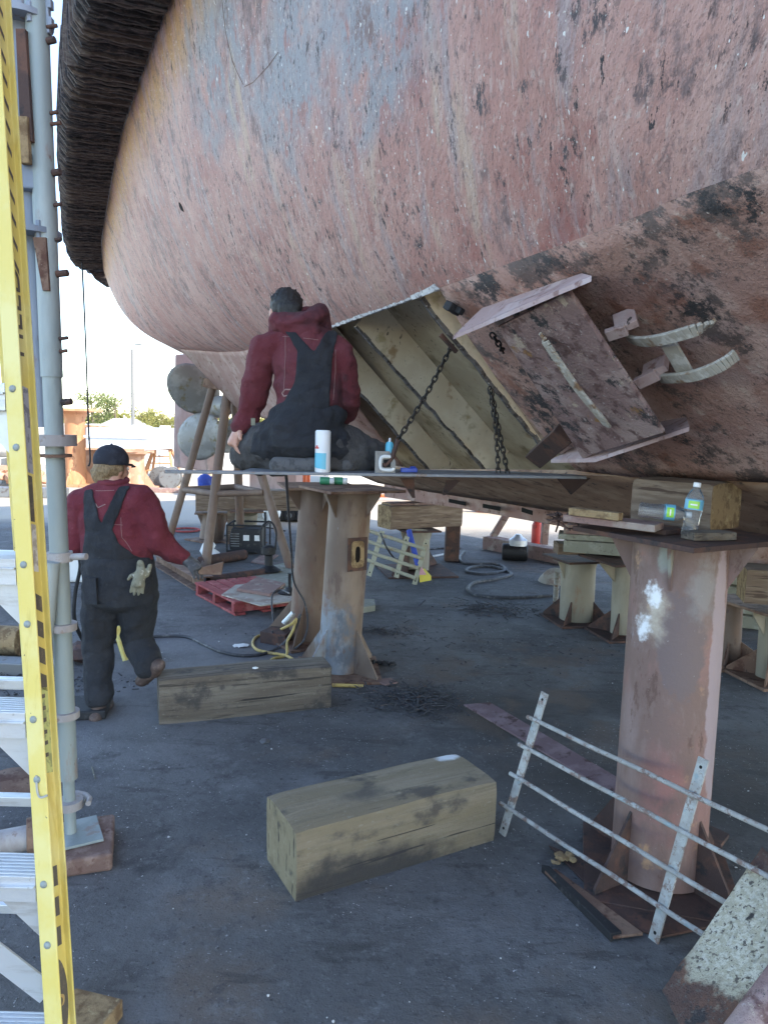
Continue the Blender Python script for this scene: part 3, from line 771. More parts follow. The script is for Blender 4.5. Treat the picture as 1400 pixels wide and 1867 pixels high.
b = MB(); b.prism([at(455,862,13.2), at(540,866,13.2), at(540,905,13.2), at(455,908,13.2)], V(.1,.2,0)); b.build('skeg', m_rudder, ship, bevel=.01)
# ---- fender of stacked tyre strips round the deck edge
rf = random.Random(11)
b = MB(); bB = MB()
path = []
DL = deckv
P_ = [DL[0] + (DL[0]-DL[1]).normalized()*1.6] + DL
P_ = crom(P_, 40)
P_ += [P_[-1] + V(.10,.22,0)*k for k in (.3,.6)]
acc = 0; samples = []
for p, q in zip(P_, P_[1:]):
    L_ = (q-p).length; d = (q-p).normalized(); s_ = 0
    while acc < L_ - s_:
        s_ += acc; samples.append((p+d*s_, d)); acc = .029*rf.uniform(.75,1.3)
    acc -= (L_-s_)
tot = len(samples)
for i, (p, d) in enumerate(samples):
    o_ = V(d.y, -d.x, 0)*-1
    if o_.dot(out) < 0: o_ = -o_
    end = max(0, (i-tot*.93)/(tot*.07))
    w = .44 + .012*mnoise.noise(V(i*.13,0,0)) + rf.uniform(-.016,.016) - .10*end
    zb = -.04 + .020*mnoise.noise(V(i*.11,3,0)) + rf.uniform(-.017,.017)
    th = .019*rf.uniform(.7,1.1); H_ = .55
    tw = rf.uniform(-.010,.010); ph = rf.random()*6
    prof = []
    n = 9
    for k in range(n+1):
        t = k/n
        prof.append((t*w, zb + .005*math.sin(t*17+ph) + (.07*(max(0,t-.82)/.18)**2 if rf.random() < .97 else 0) - .03*t))
    prof += [(w+.012*rf.random(), zb+.16), (w-.02, H_), (0, H_)]
    ring = [p + o_*x + V(0,0,z) + d*(tw*x/w + .003*math.sin(x*30+ph)) for x, z in prof]
    (bB if rf.random() < .38 else b).prism(ring, d*th)
fen = b.build('fender', m_fender, ship); bB.build('fender_strips', m_fender2, fen)
b = MB(); e = P_[-1]; eo = out
b.prism([e+eo*.02+V(0,0,-.02), e+eo*.33+V(0,0,.0), e+eo*.30+V(.05,.1,-.16), e+eo*.2+V(.1,.15,-.26), e+eo*.15+V(.1,.1,-.2), e+eo*.1+V(.1,.2,-.24), e+eo*.04+V(0,.1,-.12)], (.02,.06,.01)); b.build('torn_flap', m_fender, ship)
# ================================================================ stands, timbers, work platform
def stand(label, base, top, r, mat, plate_w, plate_rot, base_w, gussets=3, g0=.4, group='steel pipe stands under the ship', basemat=None, tgus=3, tg0=.4, zt=None, name='pipe_stand', hb=.34):
    base = Vector(base); top = Vector(top)
    t = thing(name, label, 'pipe stand', base, group)
    d = (top-base).normalized()
    b = MB(); 
    n = 40; rr = []
    b.tube([lerp(base+V(0,0,.02), top-V(0,0,.02), k/10) for k in range(11)], r, n); b.build('pipe', mat, t, smooth=30)
    rz = Matrix.Rotation(plate_rot, 3, 'Z')
    b = MB(); b.box(top-V(0,0,.01), (plate_w, plate_w, .02), rz); b.build('top_plate', basemat or m_rust, t, bevel=.002)
    b = MB(); b.box(base+V(0,0,.011), (base_w, base_w, .022), Matrix.Rotation(g0, 3, 'Z')); b.build('base_plate', basemat or m_rust, t, bevel=.002)
    for k in range(gussets):
        a = g0 + .785 + k*2*math.pi/gussets
        e = V(math.cos(a), math.sin(a), 0); s_ = V(-e.y, e.x, 0)*.012
        o_ = base + V(0,0,.023)
        L = base_w*.62 - r*1.0
        b = MB(); b.prism([o_+e*(r*.97)-s_/2, o_+e*(r+L)-s_/2, o_+e*(r+L)+V(0,0,.02)-s_/2, o_+e*(r*.97)+V(0,0,hb)+(d-V(0,0,1))*hb-s_/2], s_)
        b.build('gusset', basemat or mat, t)
    for k in range(tgus):
        a = tg0 + k*2*math.pi/max(tgus,1)
        e = V(math.cos(a), math.sin(a), 0); s_ = V(-e.y, e.x, 0)*.012
        o_ = top - V(0,0,.021); L = plate_w*.46 - r
        if L < .02: continue
        b = MB(); b.prism([o_+e*r*.97-s_/2, o_+e*(r+L)-s_/2, o_+e*(r+L)-V(0,0,.02)-s_/2, o_+e*r*.97-d*.20-s_/2], s_)
        b.build('gusset', mat, t)
    return t
# front middle stand
c1 = stand('rusty pipe stand with a lifting slot in its side and grey worn foot', gr(617,1224), at(640,889,5.5), .158, m_standc, .60, .5, .62, 4, .1, tgus=4, tg0=-2.2)
b = MB(); o_ = at(655,1008,5.36)
def slot(par, c, nrm, w, h, mat_p, mat_h):
    nrm = nrm.normalized(); x = V(0,0,1).cross(nrm).normalized(); z = V(0,0,1)
    b = MB(); b.prism([c+x*sx*w*1.9*.5+z*sz*h*1.55*.5+nrm*.001 for sx, sz in ((-1,-1),(1,-1),(1,1),(-1,1))], nrm*.006)
    s1 = b.build('slot_stain', m_rustdark, par)
    b = MB()
    n = 20
    outer = []; inner = []
    for k in range(n):
        a = 2*math.pi*k/n
        ca, sa = math.cos(a), math.sin(a)
        sq = lambda v, p: math.copysign(abs(v)**p, v)
        outer.append(c+nrm*.0075 + x*sq(ca,.35)*w*.62 + z*sq(sa,.35)*h*.62)
        inner.append(c+nrm*.0075 + x*sq(ca,.8)*w*.26 + z*sq(sa,.7)*h*.38)
    for k in range(n):
        k2 = (k+1) % n
        b.bm.faces.new([b.bm.verts.new(q) for q in (outer[k], outer[k2], inner[k2], inner[k])])
    bmesh.ops.remove_doubles(b.bm, verts=b.bm.verts, dist=1e-5)
    r_ = b.build('slot_plate', mat_p, par, solid=.006)
    b = MB(); b.prism([p-nrm*.0005 for p in inner], nrm*-.002); b.build('slot_hole', m_hole, par)
ba = gr(617,1224); tp = at(640,889,5.5)
mid = lerp(ba, tp, .66)
e_ = V(.52,-.85,0).normalized()
slot(c1, mid + e_*.160, e_, .085, .16, m_endgrain, m_hole)
c2 = stand('tall brown pipe stand directly behind the slotted stand', gr(558,1166), at(580,884,6.2), .150, m_stand, .62, .25, .60, 4, .6, tgus=4, tg0=-2.7)
RT_ = at(1240,1000,3.03); RT_.z = 1.45
rs = stand('nearest pipe stand, pinkish with bright white patches, water bottles on top', gr(1196,1592), RT_, .188, m_standr, .62, .50, .60, 4, -.25, basemat=m_rustdark, tgus=4, tg0=-2.1, hb=.30)
RSZ = 1.452
f1 = stand('short pale pipe stand under stacked boards, left of the nearest stand', gr(1050,1132), at(1055,1016,7.15), .165, m_standpale, .52, .3, .55, 4, .2, basemat=m_rustdark, hb=.2, tgus=2)
f2 = stand('short slim pale pipe stand half hidden behind the nearest stand', gr(1132,1158), at(1138,1018,6.7), .10, m_standpale, .6, .3, .5, 4, .2, basemat=m_rustdark, tgus=2, hb=.2)
f3 = stand('short brown pipe stand seen just right of the nearest stand', gr(1328,1206), at(1334,1092,5.95), .085, m_stand, .36, .2, .5, 4, .2, basemat=m_rust, tgus=0, hb=.16)
f4 = stand('short pipe stand cut off by the right edge of the picture', gr(1402,1238), at(1412,1106,5.5), .10, m_standpale, .5, .3, .5, 4, .2, basemat=m_rust, tgus=2, hb=.2)
f5 = stand('far tan pipe stand behind the white guard rail, under a big timber', gr(757,1042), at(760,964,9.6), .175, m_standpale, .5, .3, .9, 2, .2, basemat=m_rustdark, tgus=2)
f6 = stand('far rusty pipe stand under the timber behind the steel tripod', gr(386,985), at(392,932,11.7), .19, m_stand, .6, .2, .6, 2, .9, tgus=2)
f7 = stand('far pale pipe stand standing right of a raw wooden post', gr(446,990), at(450,930,11.3), .17, m_standpale, .5, .2, .5, 2, .9, tgus=0)
# wooden posts
b = MB(); b.beam(gr(430,987), at(432,905,11.4), .24, .2, up=(0,1,0)); tag(b.build('wooden_post', m_blockwood, loc=gr(430,987), bevel=.01), 'raw split wooden post beneath the far timber', 'post')
b = MB(); b.beam(gr(822,1023), at(826,956,10.35), .20, .2, up=(0,1,0)); tag(b.build('steel_post', m_rustdark, loc=gr(822,1023), bevel=.01), 'dark square post propping the right end of the far timber', 'post')

# timbers
def timber(label, p0, p1, depth, h, mat, group, z0=None, end=True, name='timber_block', bev=.012, jag=0.006, back=1):
    p0 = Vector(p0); p1 = Vector(p1); d = (p1-p0); L = d.length; d.normalize()
    bk = V(-d.y, d.x, 0)*back
    c = (p0+p1)/2 + bk*depth/2
    t = bpy.data.objects.new(name, bpy.data.meshes.new(name)); COL.objects.link(t)
    bm = bmesh.new(); nx, ny, nz = 18, 5, 5
    def P(i, j, k):
        q = Vector((L*(i/nx-.5), depth*(j/ny-.5), h*(k/nz)))
        w = Vector((mnoise.noise(q*3+c*2), mnoise.noise(q*3+c*2+Vector((9,0,0))), mnoise.noise(q*3+c*2+Vector((0,9,0)))))*jag
        w.x *= .6
        if k == 0: w.z = 0
        # worn arrises
        if j in (0, ny) and k in (0, nz): w += Vector((0, (1 if j == 0 else -1)*.008, (-.008 if k else 0)))
        if i in (0, nx) and k == nz: w.z -= .006
        return q+w
    vs = {}
    def gv(i,j,k):
        if (i,j,k) not in vs: vs[(i,j,k)] = bm.verts.new(P(i,j,k))
        return vs[(i,j,k)]
    def F(a, mi=0):
        f = bm.faces.new([gv(*q) for q in a]); f.material_index = mi
    for i in range(nx):
        for j in range(ny):
            F([(i,j,0),(i,j+1,0),(i+1,j+1,0),(i+1,j,0)]); F([(i,j,nz),(i+1,j,nz),(i+1,j+1,nz),(i,j+1,nz)])
        for k in range(nz):
            F([(i,0,k),(i+1,0,k),(i+1,0,k+1),(i,0,k+1)]); F([(i,ny,k),(i,ny,k+1),(i+1,ny,k+1),(i+1,ny,k)])
    for j in range(ny):
        for k in range(nz):
            F([(0,j,k),(0,j,k+1),(0,j+1,k+1),(0,j+1,k)], 1); F([(nx,j,k),(nx,j+1,k),(nx,j+1,k+1),(nx,j,k+1)], 1)
    bm.to_mesh(t.data); bm.free()
    for p in t.data.polygons: p.use_smooth = True
    t.data.set_sharp_from_angle(angle=R_(35))
    t.data.materials.append(mat); t.data.materials.append(m_endgrain if end is True else end)
    t.location = c; t.rotation_euler = (0,0,math.atan2(d.y, d.x))
    tag(t, label, 'timber', group)
    return t
TG = 'heavy timber blocks around the yard'
m_endpale = mk('pale_end_grain', (.235,.195,.12), [LY((.17,.135,.08),(9,9,9),.42,.66,det=9,a=.8), LY((.05,.04,.03),(5,22,3),.61,.63,det=3), LY((.30,.26,.17),24,.52,.7,a=.6), LY((.05,.045,.04),(8,8,8),.58,.70,det=9,a=.7)], .9, 0, [(60,.004)], coord='O')
timber('square pale timber block in the open foreground, painted sun spot on its far corner', gr(540,1646), gr(901,1534), .335, .295, m_wood2, TG, end=m_endpale)
timber('weathered grey-brown timber block lying behind, beside the walking man', gr(290,1323), gr(604,1291), .25, .29, m_wood, TG, end=m_wood, jag=.012)
bp1 = gr(1292,969,RSZ)
timber('short timber block with orange rotten end grain, wedged on top of the nearest stand', bp1-V(.64,-.77,0)*.37, bp1, .27, .205, m_blockwood, TG)
p = at(712,966,9.35); q = at(842,962,9.9)
timber('big brown timber under the keel behind the white guard rail', V(p.x,p.y,p.z), V(q.x,q.y,p.z), .35, .30, m_blockwood, TG)
p = at(357,932,11.2); q = at(548,926,11.6)
timber('long far timber seen through the legs of the steel tripod', V(p.x,p.y,p.z), V(q.x,q.y,p.z), .35, .32, m_blockwood, TG)
p = at(1356,1100,5.3)
timber('dark timber block on the stand at the right edge of the picture', p, p+V(.45,-.12,0), .32, .26, m_blockwood, TG)
p = at(690,928,10.9)
timber('upper packing timber between the keel and the big brown timber', at(712,932,9.45), V(at(840,930,9.9).x, 9.9, at(712,932,9.45).z), .28, .10, m_plank, TG)
# boards stacked on the short pale stand
bz = f1.location
def board(label, a, c, w, h, mat, grp, name='board', up=(0,0,1), cat='board'):
    a = Vector(a); c = Vector(c); b = MB()
    d = (c-a).normalized(); x = d.cross(Vector(up)).normalized(); n = 10
    for sgn in (0,):
        rws = []
        for i in range(n+1):
            t_ = i/n; p_ = lerp(a, c, t_); j1 = mnoise.noise(p_*5)*.008; j2 = mnoise.noise(p_*5+V(4,4,4))*.008
            rws.append([p_-x*(w/2+j1), p_+x*(w/2+j2), p_+x*(w/2+j2)+V(0,0,h), p_-x*(w/2+j1)+V(0,0,h)])
        vv = [[b.bm.verts.new(p_) for p_ in r] for r in rws]
        for i in range(n):
            for k in range(4): b.bm.faces.new((vv[i][k], vv[i][(k+1)%4], vv[i+1][(k+1)%4], vv[i+1][k]))
        b.bm.faces.new(vv[0]); b.bm.faces.new(vv[-1])
    return tag(b.build(name, mat, loc=a, bevel=.003), label, cat, grp)
BG = 'boards packed on top of the stands'
zt = at(1055,1016,7.15).z
L0 = at(1002,1010,7.0); L0.z = zt; L1 = at(1165,1010,6.8); L1.z = zt
board('thick grey-green board with a splintered end, lowest on the short pale stand', L0+V(.14,0,.10), L1+V(-.05,0,.10), .34, .11, m_paleplank, BG)
board('short cross packer under the grey-green board', at(1012,1008,7.0), at(1012,1008,7.0)+V(.26,.0,0), .2, .105, m_blockwood, BG)
board('dark packer at the back of the short pale stand', V(L0.x+.5, 7.1, zt), V(L1.x+.25,6.9,zt), .2, .10, m_rustdark, BG)
board('pale flat board second in the stack on the short pale stand', L0+V(.08,.02,.215), L1+V(.12,0,.215), .30, .05, m_paleplank, BG)
board('dark reddish board third in the stack on the short pale stand', L0+V(.12,.0,.27), L1+V(.1,0,.265), .26, .045, m_plank, BG)
board('thin warped board topmost on the short pale stand', L0+V(.10,-.02,.325), L1+V(.2,-.1,.318), .18, .03, m_plank, BG)
# boards lying on the nearest stand's plate
q0_ = gr(1040,952,RSZ+.002); q1_ = gr(1215,985,RSZ+.002)
board('long pinkish board lying along the left edge of the nearest stand', gr(1036,948,RSZ+.03), gr(1222,976,RSZ+.02)+V(.0,.12,0), .13, .028, m_plank, BG)
board('thin dark strip under the pinkish board on the nearest stand', gr(1050,950,RSZ)+V(.05,.05,0), gr(1235,980,RSZ)+V(.04,.10,0), .16, .02, m_rustdark, BG)
board('pale chewed stick lying on the pinkish board', gr(1040,938,RSZ+.06), gr(1124,950,RSZ+.055)+V(.02,.02,0), .05, .03, m_endgrain, BG)
board('small grey offcut in front of the standing bottle', gr(1256,985,RSZ+.001)+V(0,.02,0), gr(1334,984,RSZ+.001)+V(0,.03,0), .08, .03, m_wood, BG)
rr = random.Random(8)
b = MB()
for k in range(46):
    p_ = gr(rr.uniform(1012,1050), rr.uniform(944,956), RSZ+.0)+V(0,0,rr.uniform(0,.03)); e = V(rr.uniform(-1,1), rr.uniform(-1,1), rr.uniform(-.5,.3)).normalized()*rr.uniform(.02,.07)
    b.beam(p_, p_+e, .008, .006)
tag(b.build('splinters', m_rustdark, loc=gr(1030,950,RSZ)), 'tuft of dark splinters and scale at the left corner of the nearest stand', 'debris', kind='stuff')

# ---- the work platform
PZ = 1.63
pf = [gr(298,856,PZ), gr(420,860,PZ), gr(1062,869,PZ)]
Pa, Pb = V(-1.02,3.42,PZ), V(1.02,3.74,PZ)
pdir = (Pb-Pa).normalized(); pn = V(-pdir.y, pdir.x, 0)
plat = thing('work_platform', 'long thin steel plate welded below the hull opening as a work platform', 'platform', lerp(Pa,Pb,.5))
b = MB()
b.prism([Pa, Pb, Pb+pn*.16, lerp(Pa,Pb,.86)+pn*.36, lerp(Pa,Pb,.20)+pn*.44, lerp(Pa,Pb,.17)+pn*.07, Pa+pn*.05], (0,0,-.014))
b.build('deck_plate', m_plate, plat, bevel=.002)
for (x0,y0,x1,y1) in ((742,872,754,908),(826,876,809,903)):
    b = MB(); p = at(x0,y0,3.72); q = at(x1,y1,3.78); b.prism([p+V(-.035,0,0), p+V(.035,0,0), q+V(.008,0,0), q-V(.008,0,0)], (0,.012,0)); b.build('bracket', m_rustdark, plat)
for f_ in (.16,.5,.74):
    b = MB(); p = lerp(Pa,Pb,f_)+pn*.2-V(0,0,.014); b.prism([p, p+pn*.22, p+pn*.22-V(0,0,.03), p-V(0,0,.012)], pdir*.012); b.build('rib', m_rustdark, plat)
def onplat(x, d): # point of the plate seen at pixel column x, d metres behind its front edge
    dd = ray(x, 862); n_ = pn; o_ = Pa+pn*d
    t_ = (o_-EYEV).dot(n_)/V(dd.x,dd.y,0).dot(n_)
    q = EYEV+dd*t_; return V(q.x, q.y, PZ)
# ---- things on the platform
def lathe_thing(name, label, cat, parts, loc, group=None, axis=None):
    t = thing(name, label, cat, loc, group)
    for nm, prof, mat in parts:
        b = MB(); b.lathe(prof, loc, 28, axis); b.build(nm, mat, t, smooth=35)
    return t
lc = onplat(588, .04); k_ = lc.y/CF
hcan = 76*k_; rc = 14.2*k_
can = lathe_thing('spray_can', 'tall white and cyan can standing behind the kneeling man on the platform edge', 'can', [
    ('can_body', [(rc*.93,0),(rc,.004),(rc,hcan*.965),(rc*.9,hcan*.985),(rc*.86,hcan)], m_canwhite)], lc)
b = MB()
def wrap(b, loc, r, z0, z1, a0, a1, n=14, slope=0):
    b.grid([[loc+V(r*math.cos(lerp(a0,a1,k/n)), r*math.sin(lerp(a0,a1,k/n)), zz+(slope*(k/n) if zi == 0 else 0)) for k in range(n+1)] for zi, zz in enumerate((z0, z1))])
wrap(b, lc, rc+.0006, hcan*.12, hcan*.46, -2.9, -1.05, slope=-.01); b.build('label_panel', m_canblue, can, solid=0)
b = MB(); wrap(b, lc, rc+.0006, hcan*.56, hcan*.60, -2.75, -2.0); wrap(b, lc, rc+.0006, hcan*.60, hcan*.64, -2.5, -2.15); b.build('red_mark', m_canred, can)
lc2 = onplat(709, .12); k2 = lc2.y/CF
lathe_thing('spray_can', 'small cyan spray can with white cap half hidden behind the square clamp', 'can', [
    ('can_body', [(.020,0),(.021,.004),(.021,50*k2),(.014,55*k2)], m_canblue), ('nozzle', [(.006,55*k2),(.006,60*k2),(.003,62*k2)], m_canwhite)], lc2)
b = MB(); t = lc2+V(-.0215*.75,-.0215*.66,0)
cq = onplat(703, .03); k3 = cq.y/CF; x = pdir; z = V(0,0,1)
cl = thing('clamp', 'grey square plate with a white C shaped clamp leaning on the platform', 'clamp', cq)
b = MB(); b.prism([cq+x*-20*k3, cq+x*18*k3, cq+x*18*k3+z*22*k3, cq+x*6*k3+z*40*k3, cq+x*-20*k3+z*40*k3], pn*.008); b.build('plate', m_steelgrey, cl, bevel=.001)
b = MB(); cc = cq + z*18*k3 + x*2*k3 - pn*.006
pts = [cc+x*(12*k3)*sx+z*(12*k3)*sz for sx, sz in ((.8,.95),(-.55,1),(-1,.6),(-1,-.6),(-.55,-1),(.8,-1),(1.05,-.7))]
b.tube(crom(pts,4), .0085, 8); b.build('clamp_ring', m_white, cl, smooth=True)
b = MB(); b.box(cc-pn*.001, (13*k3,.003,14*k3), Matrix.Rotation(math.atan2(pdir.y,pdir.x),3,'Z')); b.build('opening', m_hole, cl)
b = MB(); bq = onplat(745,.13); b.box(bq+V(0,0,.011), (.085,.03,.022), Euler((0,0,.12))); b.box(bq+V(.02,0,.026), (.03,.02,.008), Euler((0,0,.12))); tag(b.build('tool_case', m_blue, loc=bq, bevel=.004), 'small dark blue case lying on the platform right of the clamp', 'case')
# cans left on the plate of the stand below
zc1 = at(640,889,5.5).z
for i, (x_, lab) in enumerate(((583,'green capped tube lying left on top of the slotted stand'),(607,'green and white tube lying right on top of the slotted stand'))):
    p = gr(x_, 884, zc1)+V(0,.03,0); p.z = zc1+.03
    t = thing('tube', lab, 'tube', p, 'tubes on top of the slotted stand')
    b = MB(); b.cyl(p, p+V(.075,.0,0), .030, n=18); b.build('tube_body', m_green, t, smooth=35, bevel=.003)
    b = MB(); b.cyl(p+V(.075,0,0), p+V(.11,0,0), .027, n=18); b.build('cap', m_canwhite, t, smooth=35, bevel=.003)
# chains
def chain(label, pts, pitch=.030, wire=.0042, wid=.0105):
    pts = crom(pts, 10); b = MB(); acc = 0; k = 0
    pos = []
    for p, q in zip(pts, pts[1:]):
        L = (q-p).length; d = (q-p).normalized(); s_ = 0
        while acc <= L-s_:
            s_ += acc; pos.append((p+d*s_, d)); acc = pitch
        acc -= (L-s_)
    for p, d in pos:
        a = d.orthogonal().normalized() if k == 0 else None
        base_x = d.cross(V(0,1,.1)).normalized(); base_y = d.cross(base_x)
        x = base_x if k % 2 == 0 else base_y
        if k % 2 == 0: x = (base_x*.9+base_y*.4).normalized()
        else: x = (base_y*.9-base_x*.4).normalized()
        loop = []
        for m in range(14):
            an = 2*math.pi*m/14
            loop.append(p + d*(math.copysign(abs(math.cos(an))**.7, math.cos(an)))*pitch*.68 + x*math.sin(an)*wid)
        b.tube(loop, wire, 6, closed=True); k += 1
    t = thing('chain', label, 'chain', pts[0], 'hoisting chains in the hull opening')
    b.build('chain_links', m_chain, t, smooth=True)
    return t
a = S(822,634,.03); c = V(*onplat(722, .02)); c.z += .155
ch = chain('black chain running slantwise from the frame edge down to a hook by the clamp', [a, lerp(a,c,.5)-V(0,0,.02), c])
b = MB(); c_ = onplat(722,.02); pts = [c+V(.005,0,.01), c+V(-.01,0,-.04), c+V(-.025,0,-.085), c+V(-.055,0,-.12), c+V(-.06,0,-.105)]
b.tube(crom(pts,4), [.012]*8+[.009]*9, 8); b.build('hook', m_rustdark, ch, smooth=True)
b = MB(); b.beam(S(803,610,.03), S(832,642,.03), .02, .02, up=PN); b.build('anchor_bar', m_rustdark, ch, bevel=.002)
a = S(893,712,.02); c = onplat(918,.16)
ch2 = chain('doubled black chain hanging plumb from the second frame to the platform', [a, lerp(a,c,.5)+V(-.004,0,0), c+V(-.028,0,.0)])
a2 = S(896,716,.03)
ch3 = chain('second run of the doubled chain, ending right of the first on the platform', [a2, lerp(a2,c,.5)+V(.01,0,0), c+V(.02,.0,.0)])
b = MB(); p = S(908,618,.02); ch4 = chain('short loose end of chain hooked under the cover plate', [S(898,612,.02), S(912,632,.03), S(916,640,.02)], pitch=.022)

# bottles
def bottle(label, loc, h, r, axis):
    t = thing('water_bottle', label, 'bottle', loc, 'water bottles on the nearest stand')
    prof = [(r*.6,0),(r*.92,.004),(r,.012)]
    n = 9
    for k in range(n*2+1):
        z = h*(.07+.40*k/(n*2)); prof.append((r*(1 if k % 2 == 0 else .955)*(1-.10*math.sin(math.pi*k/(n*2))), z))
    prof += [(r,h*.50),(r,h*.68),(r*.93,h*.74),(r*.62,h*.84),(r*.36,h*.90),(r*.36,h*.925)]
    b = MB(); b.lathe(prof, loc, 28, axis); b.build('bottle_body', m_clear, t, smooth=50)
    b = MB(); b.lathe([(r*.38,h*.915),(r*.42,h*.92),(r*.42,h*.99),(r*.36,h)], loc, 24, axis); b.build('cap', m_canwhite, t, smooth=35)
    b = MB(); b.lathe([(r*1.012,h*.50),(r*1.015,h*.505),(r*1.015,h*.68),(r*1.0,h*.685)], loc, 28, axis); lb = b.build('label', m_labelb, t, smooth=35)
    A = Vector(axis).normalized(); q = V(0,0,1).rotation_difference(A).to_matrix()
    b = MB(); b.grid([[Vector(loc)+q@V(r*1.03*math.cos(an), r*1.03*math.sin(an), h*zz) for an in [-2.6+1.25*k/12 for k in range(13)]] for zz in (.525,.575,.625,.66)]); b.build('label_mark', m_labelg, lb)
    b = MB(); b.grid([[Vector(loc)+q@V(r*1.045*math.cos(an), r*1.045*math.sin(an), h*zz+.006*math.sin(k*1.9)*0) for k, an in enumerate([-2.35+.75*k/8 for k in range(9)])] for zz in (.58,.605)]); b.build('label_mark', m_canwhite, lb)
    return t
bl = gr(1255,978,RSZ); 
bottle('clear water bottle standing upright on the nearest stand', bl, .215, .034, (.10,.02,1))
bl2 = gr(1158,945,RSZ+.055)+V(0,-.03,0); bl2.z = RSZ+.095
bottle('clear water bottle lying on its side on the boards of the nearest stand', bl2, .20, .032, (1,-.32,-.05))
# ================================================================ stepladder and staging
lad = thing('stepladder', 'yellow fibreglass stepladder with white aluminium steps, close on the left', 'ladder', gr(60,1990,.0) if False else V(-.62,1.25,0))
B0 = at(97,1867,1.30); T0 = at(-20,0,1.58)
ld = (T0-B0).normalized()
low = B0 - ld*((B0.z-.0)/ld.z); high = B0 + ld*((3.15-B0.z)/ld.z)
lad.location = low
LX = V(1,0,0); th = R_(-15)
fdir = (V(math.cos(th), math.sin(th), 0)); fdir = (fdir - ld*fdir.dot(ld)).normalized()       # across the flange
wdir = ld.cross(fdir).normalized()
if wdir.y < 0: wdir = -wdir                                                                   # back along the web
FWD, WEB, TH = .039, .068, .0045
def chan(b, a, c, sgn=1):
    f_ = fdir*sgn
    pr_ = [a, a+f_*FWD, a+f_*FWD+wdir*TH, a+f_*TH+wdir*TH, a+f_*TH+wdir*(WEB-TH), a+f_*FWD*.45+wdir*(WEB-TH), a+f_*FWD*.45+wdir*WEB, a+wdir*WEB]
    b.prism(pr_, c-a)
off = -fdir*FWD*.5 - wdir*0
b = MB(); chan(b, low+off, high+off); rail = b.build('rail', m_yellow, lad, bevel=.002)
SW = .46
lo2 = low+off - V(1,0,0)*(SW+.16) ; hi2 = high+off - V(1,0,0)*(SW-.02)
b = MB()
f2 = -fdir
pr_ = [lo2, lo2-LX*FWD, lo2-LX*FWD+wdir*TH, lo2-LX*TH+wdir*TH, lo2-LX*TH+wdir*(WEB-TH), lo2-LX*FWD+wdir*(WEB-TH), lo2-LX*FWD+wdir*WEB, lo2+wdir*WEB]
b.prism(pr_, hi2-lo2); b.build('rail', m_yellow, lad, bevel=.002)
def rp(py):   # rail point at picture height py, on the front inner edge
    tt = None
    best = None
    for k in range(1200):
        q = lerp(low+off, high+off, k/1199)
        d_ = q-EYEV; dp = d_.dot(FW); y = CYY-CF*d_.dot(UP)/dp
        if best is None or abs(y-py) < best[0]: best = (abs(y-py), q)
    return best[1]
# steps
for py in (700, 1020, 1300, 1600, 1905):
    a = rp(py); wL = SW + .16*(1-(a.z/3.15)) - .02*(a.z/3.15)
    st = -LX*wL
    b = MB()
    back = V(0,1,0)
    # tread with anti-slip ribs, front and back lip
    b.prism([a+V(0,.002,0), a+V(0,.080,0), a+V(0,.080,-.006), a+V(0,.002,-.006)], st)
    for k in range(7): b.prism([a+V(0,.008+.011*k,.0), a+V(0,.012+.011*k,0), a+V(0,.012+.011*k,.0022), a+V(0,.008+.011*k,.0022)], st*.999)
    b.prism([a+V(0,.0,.001), a+V(0,.004,.001), a+V(0,.004,-.052), a+V(0,0,-.052)], st)
    b.prism([a+V(0,.076,-.006), a+V(0,.080,-.006), a+V(0,.080,-.03), a+V(0,.076,-.03)], st)
    b.prism([a+V(0,-.008,-.016), a+V(0,.0,-.016), a+V(0,.0,-.020), a+V(0,-.008,-.020)], st)
    stp = b.build('step', m_alum, lad, bevel=.0008)
    b = MB(); b.prism([a+V(-.002,.02,-.050), a+V(-.09,.02,-.050), a+V(-.002,.02,-.14)], (0,.004,0)); b.build('step_brace', m_alum, stp)
    for dz in (-.012, -.128):
        q = a+ld*dz+fdir*FWD*.5
        b = MB(); b.ball(q-wdir*.001, (.0075,.005,.0075), 10); b.build('rivet', m_galv, stp, smooth=True)
# lower knee braces
a = rp(1700)
b = MB(); b.beam(a+V(-.002,.035,-.16), a+V(-.26,.03,.06), .05, .004, up=(0,1,0)); b.build('knee_brace', m_alum, lad)
# back legs
rb0 = low + V(-.46,.95,0); rb1 = high + V(-.06,.10,0)
for dx in (0, -SW-.12):
    b = MB(); p = rb0+V(dx,0,0); q = rb1+V(dx*.86,0,0); b.beam(p, q, .03, .055, up=(0,1,0)); b.build('back_leg', m_yellow, lad, bevel=.003)
for k in range(1, 8):
    p = lerp(rb0, rb1, k/8.5); b = MB(); b.beam(p, p+V(-SW-.12+.02*k,0,0), .03, .03); b.build('back_bar', m_alum, lad, bevel=.003)
b = MB(); b.box(high+V(-.22,.05,.03), (.50,.20,.06)); b.build('top_cap', m_yellow, lad, bevel=.01)
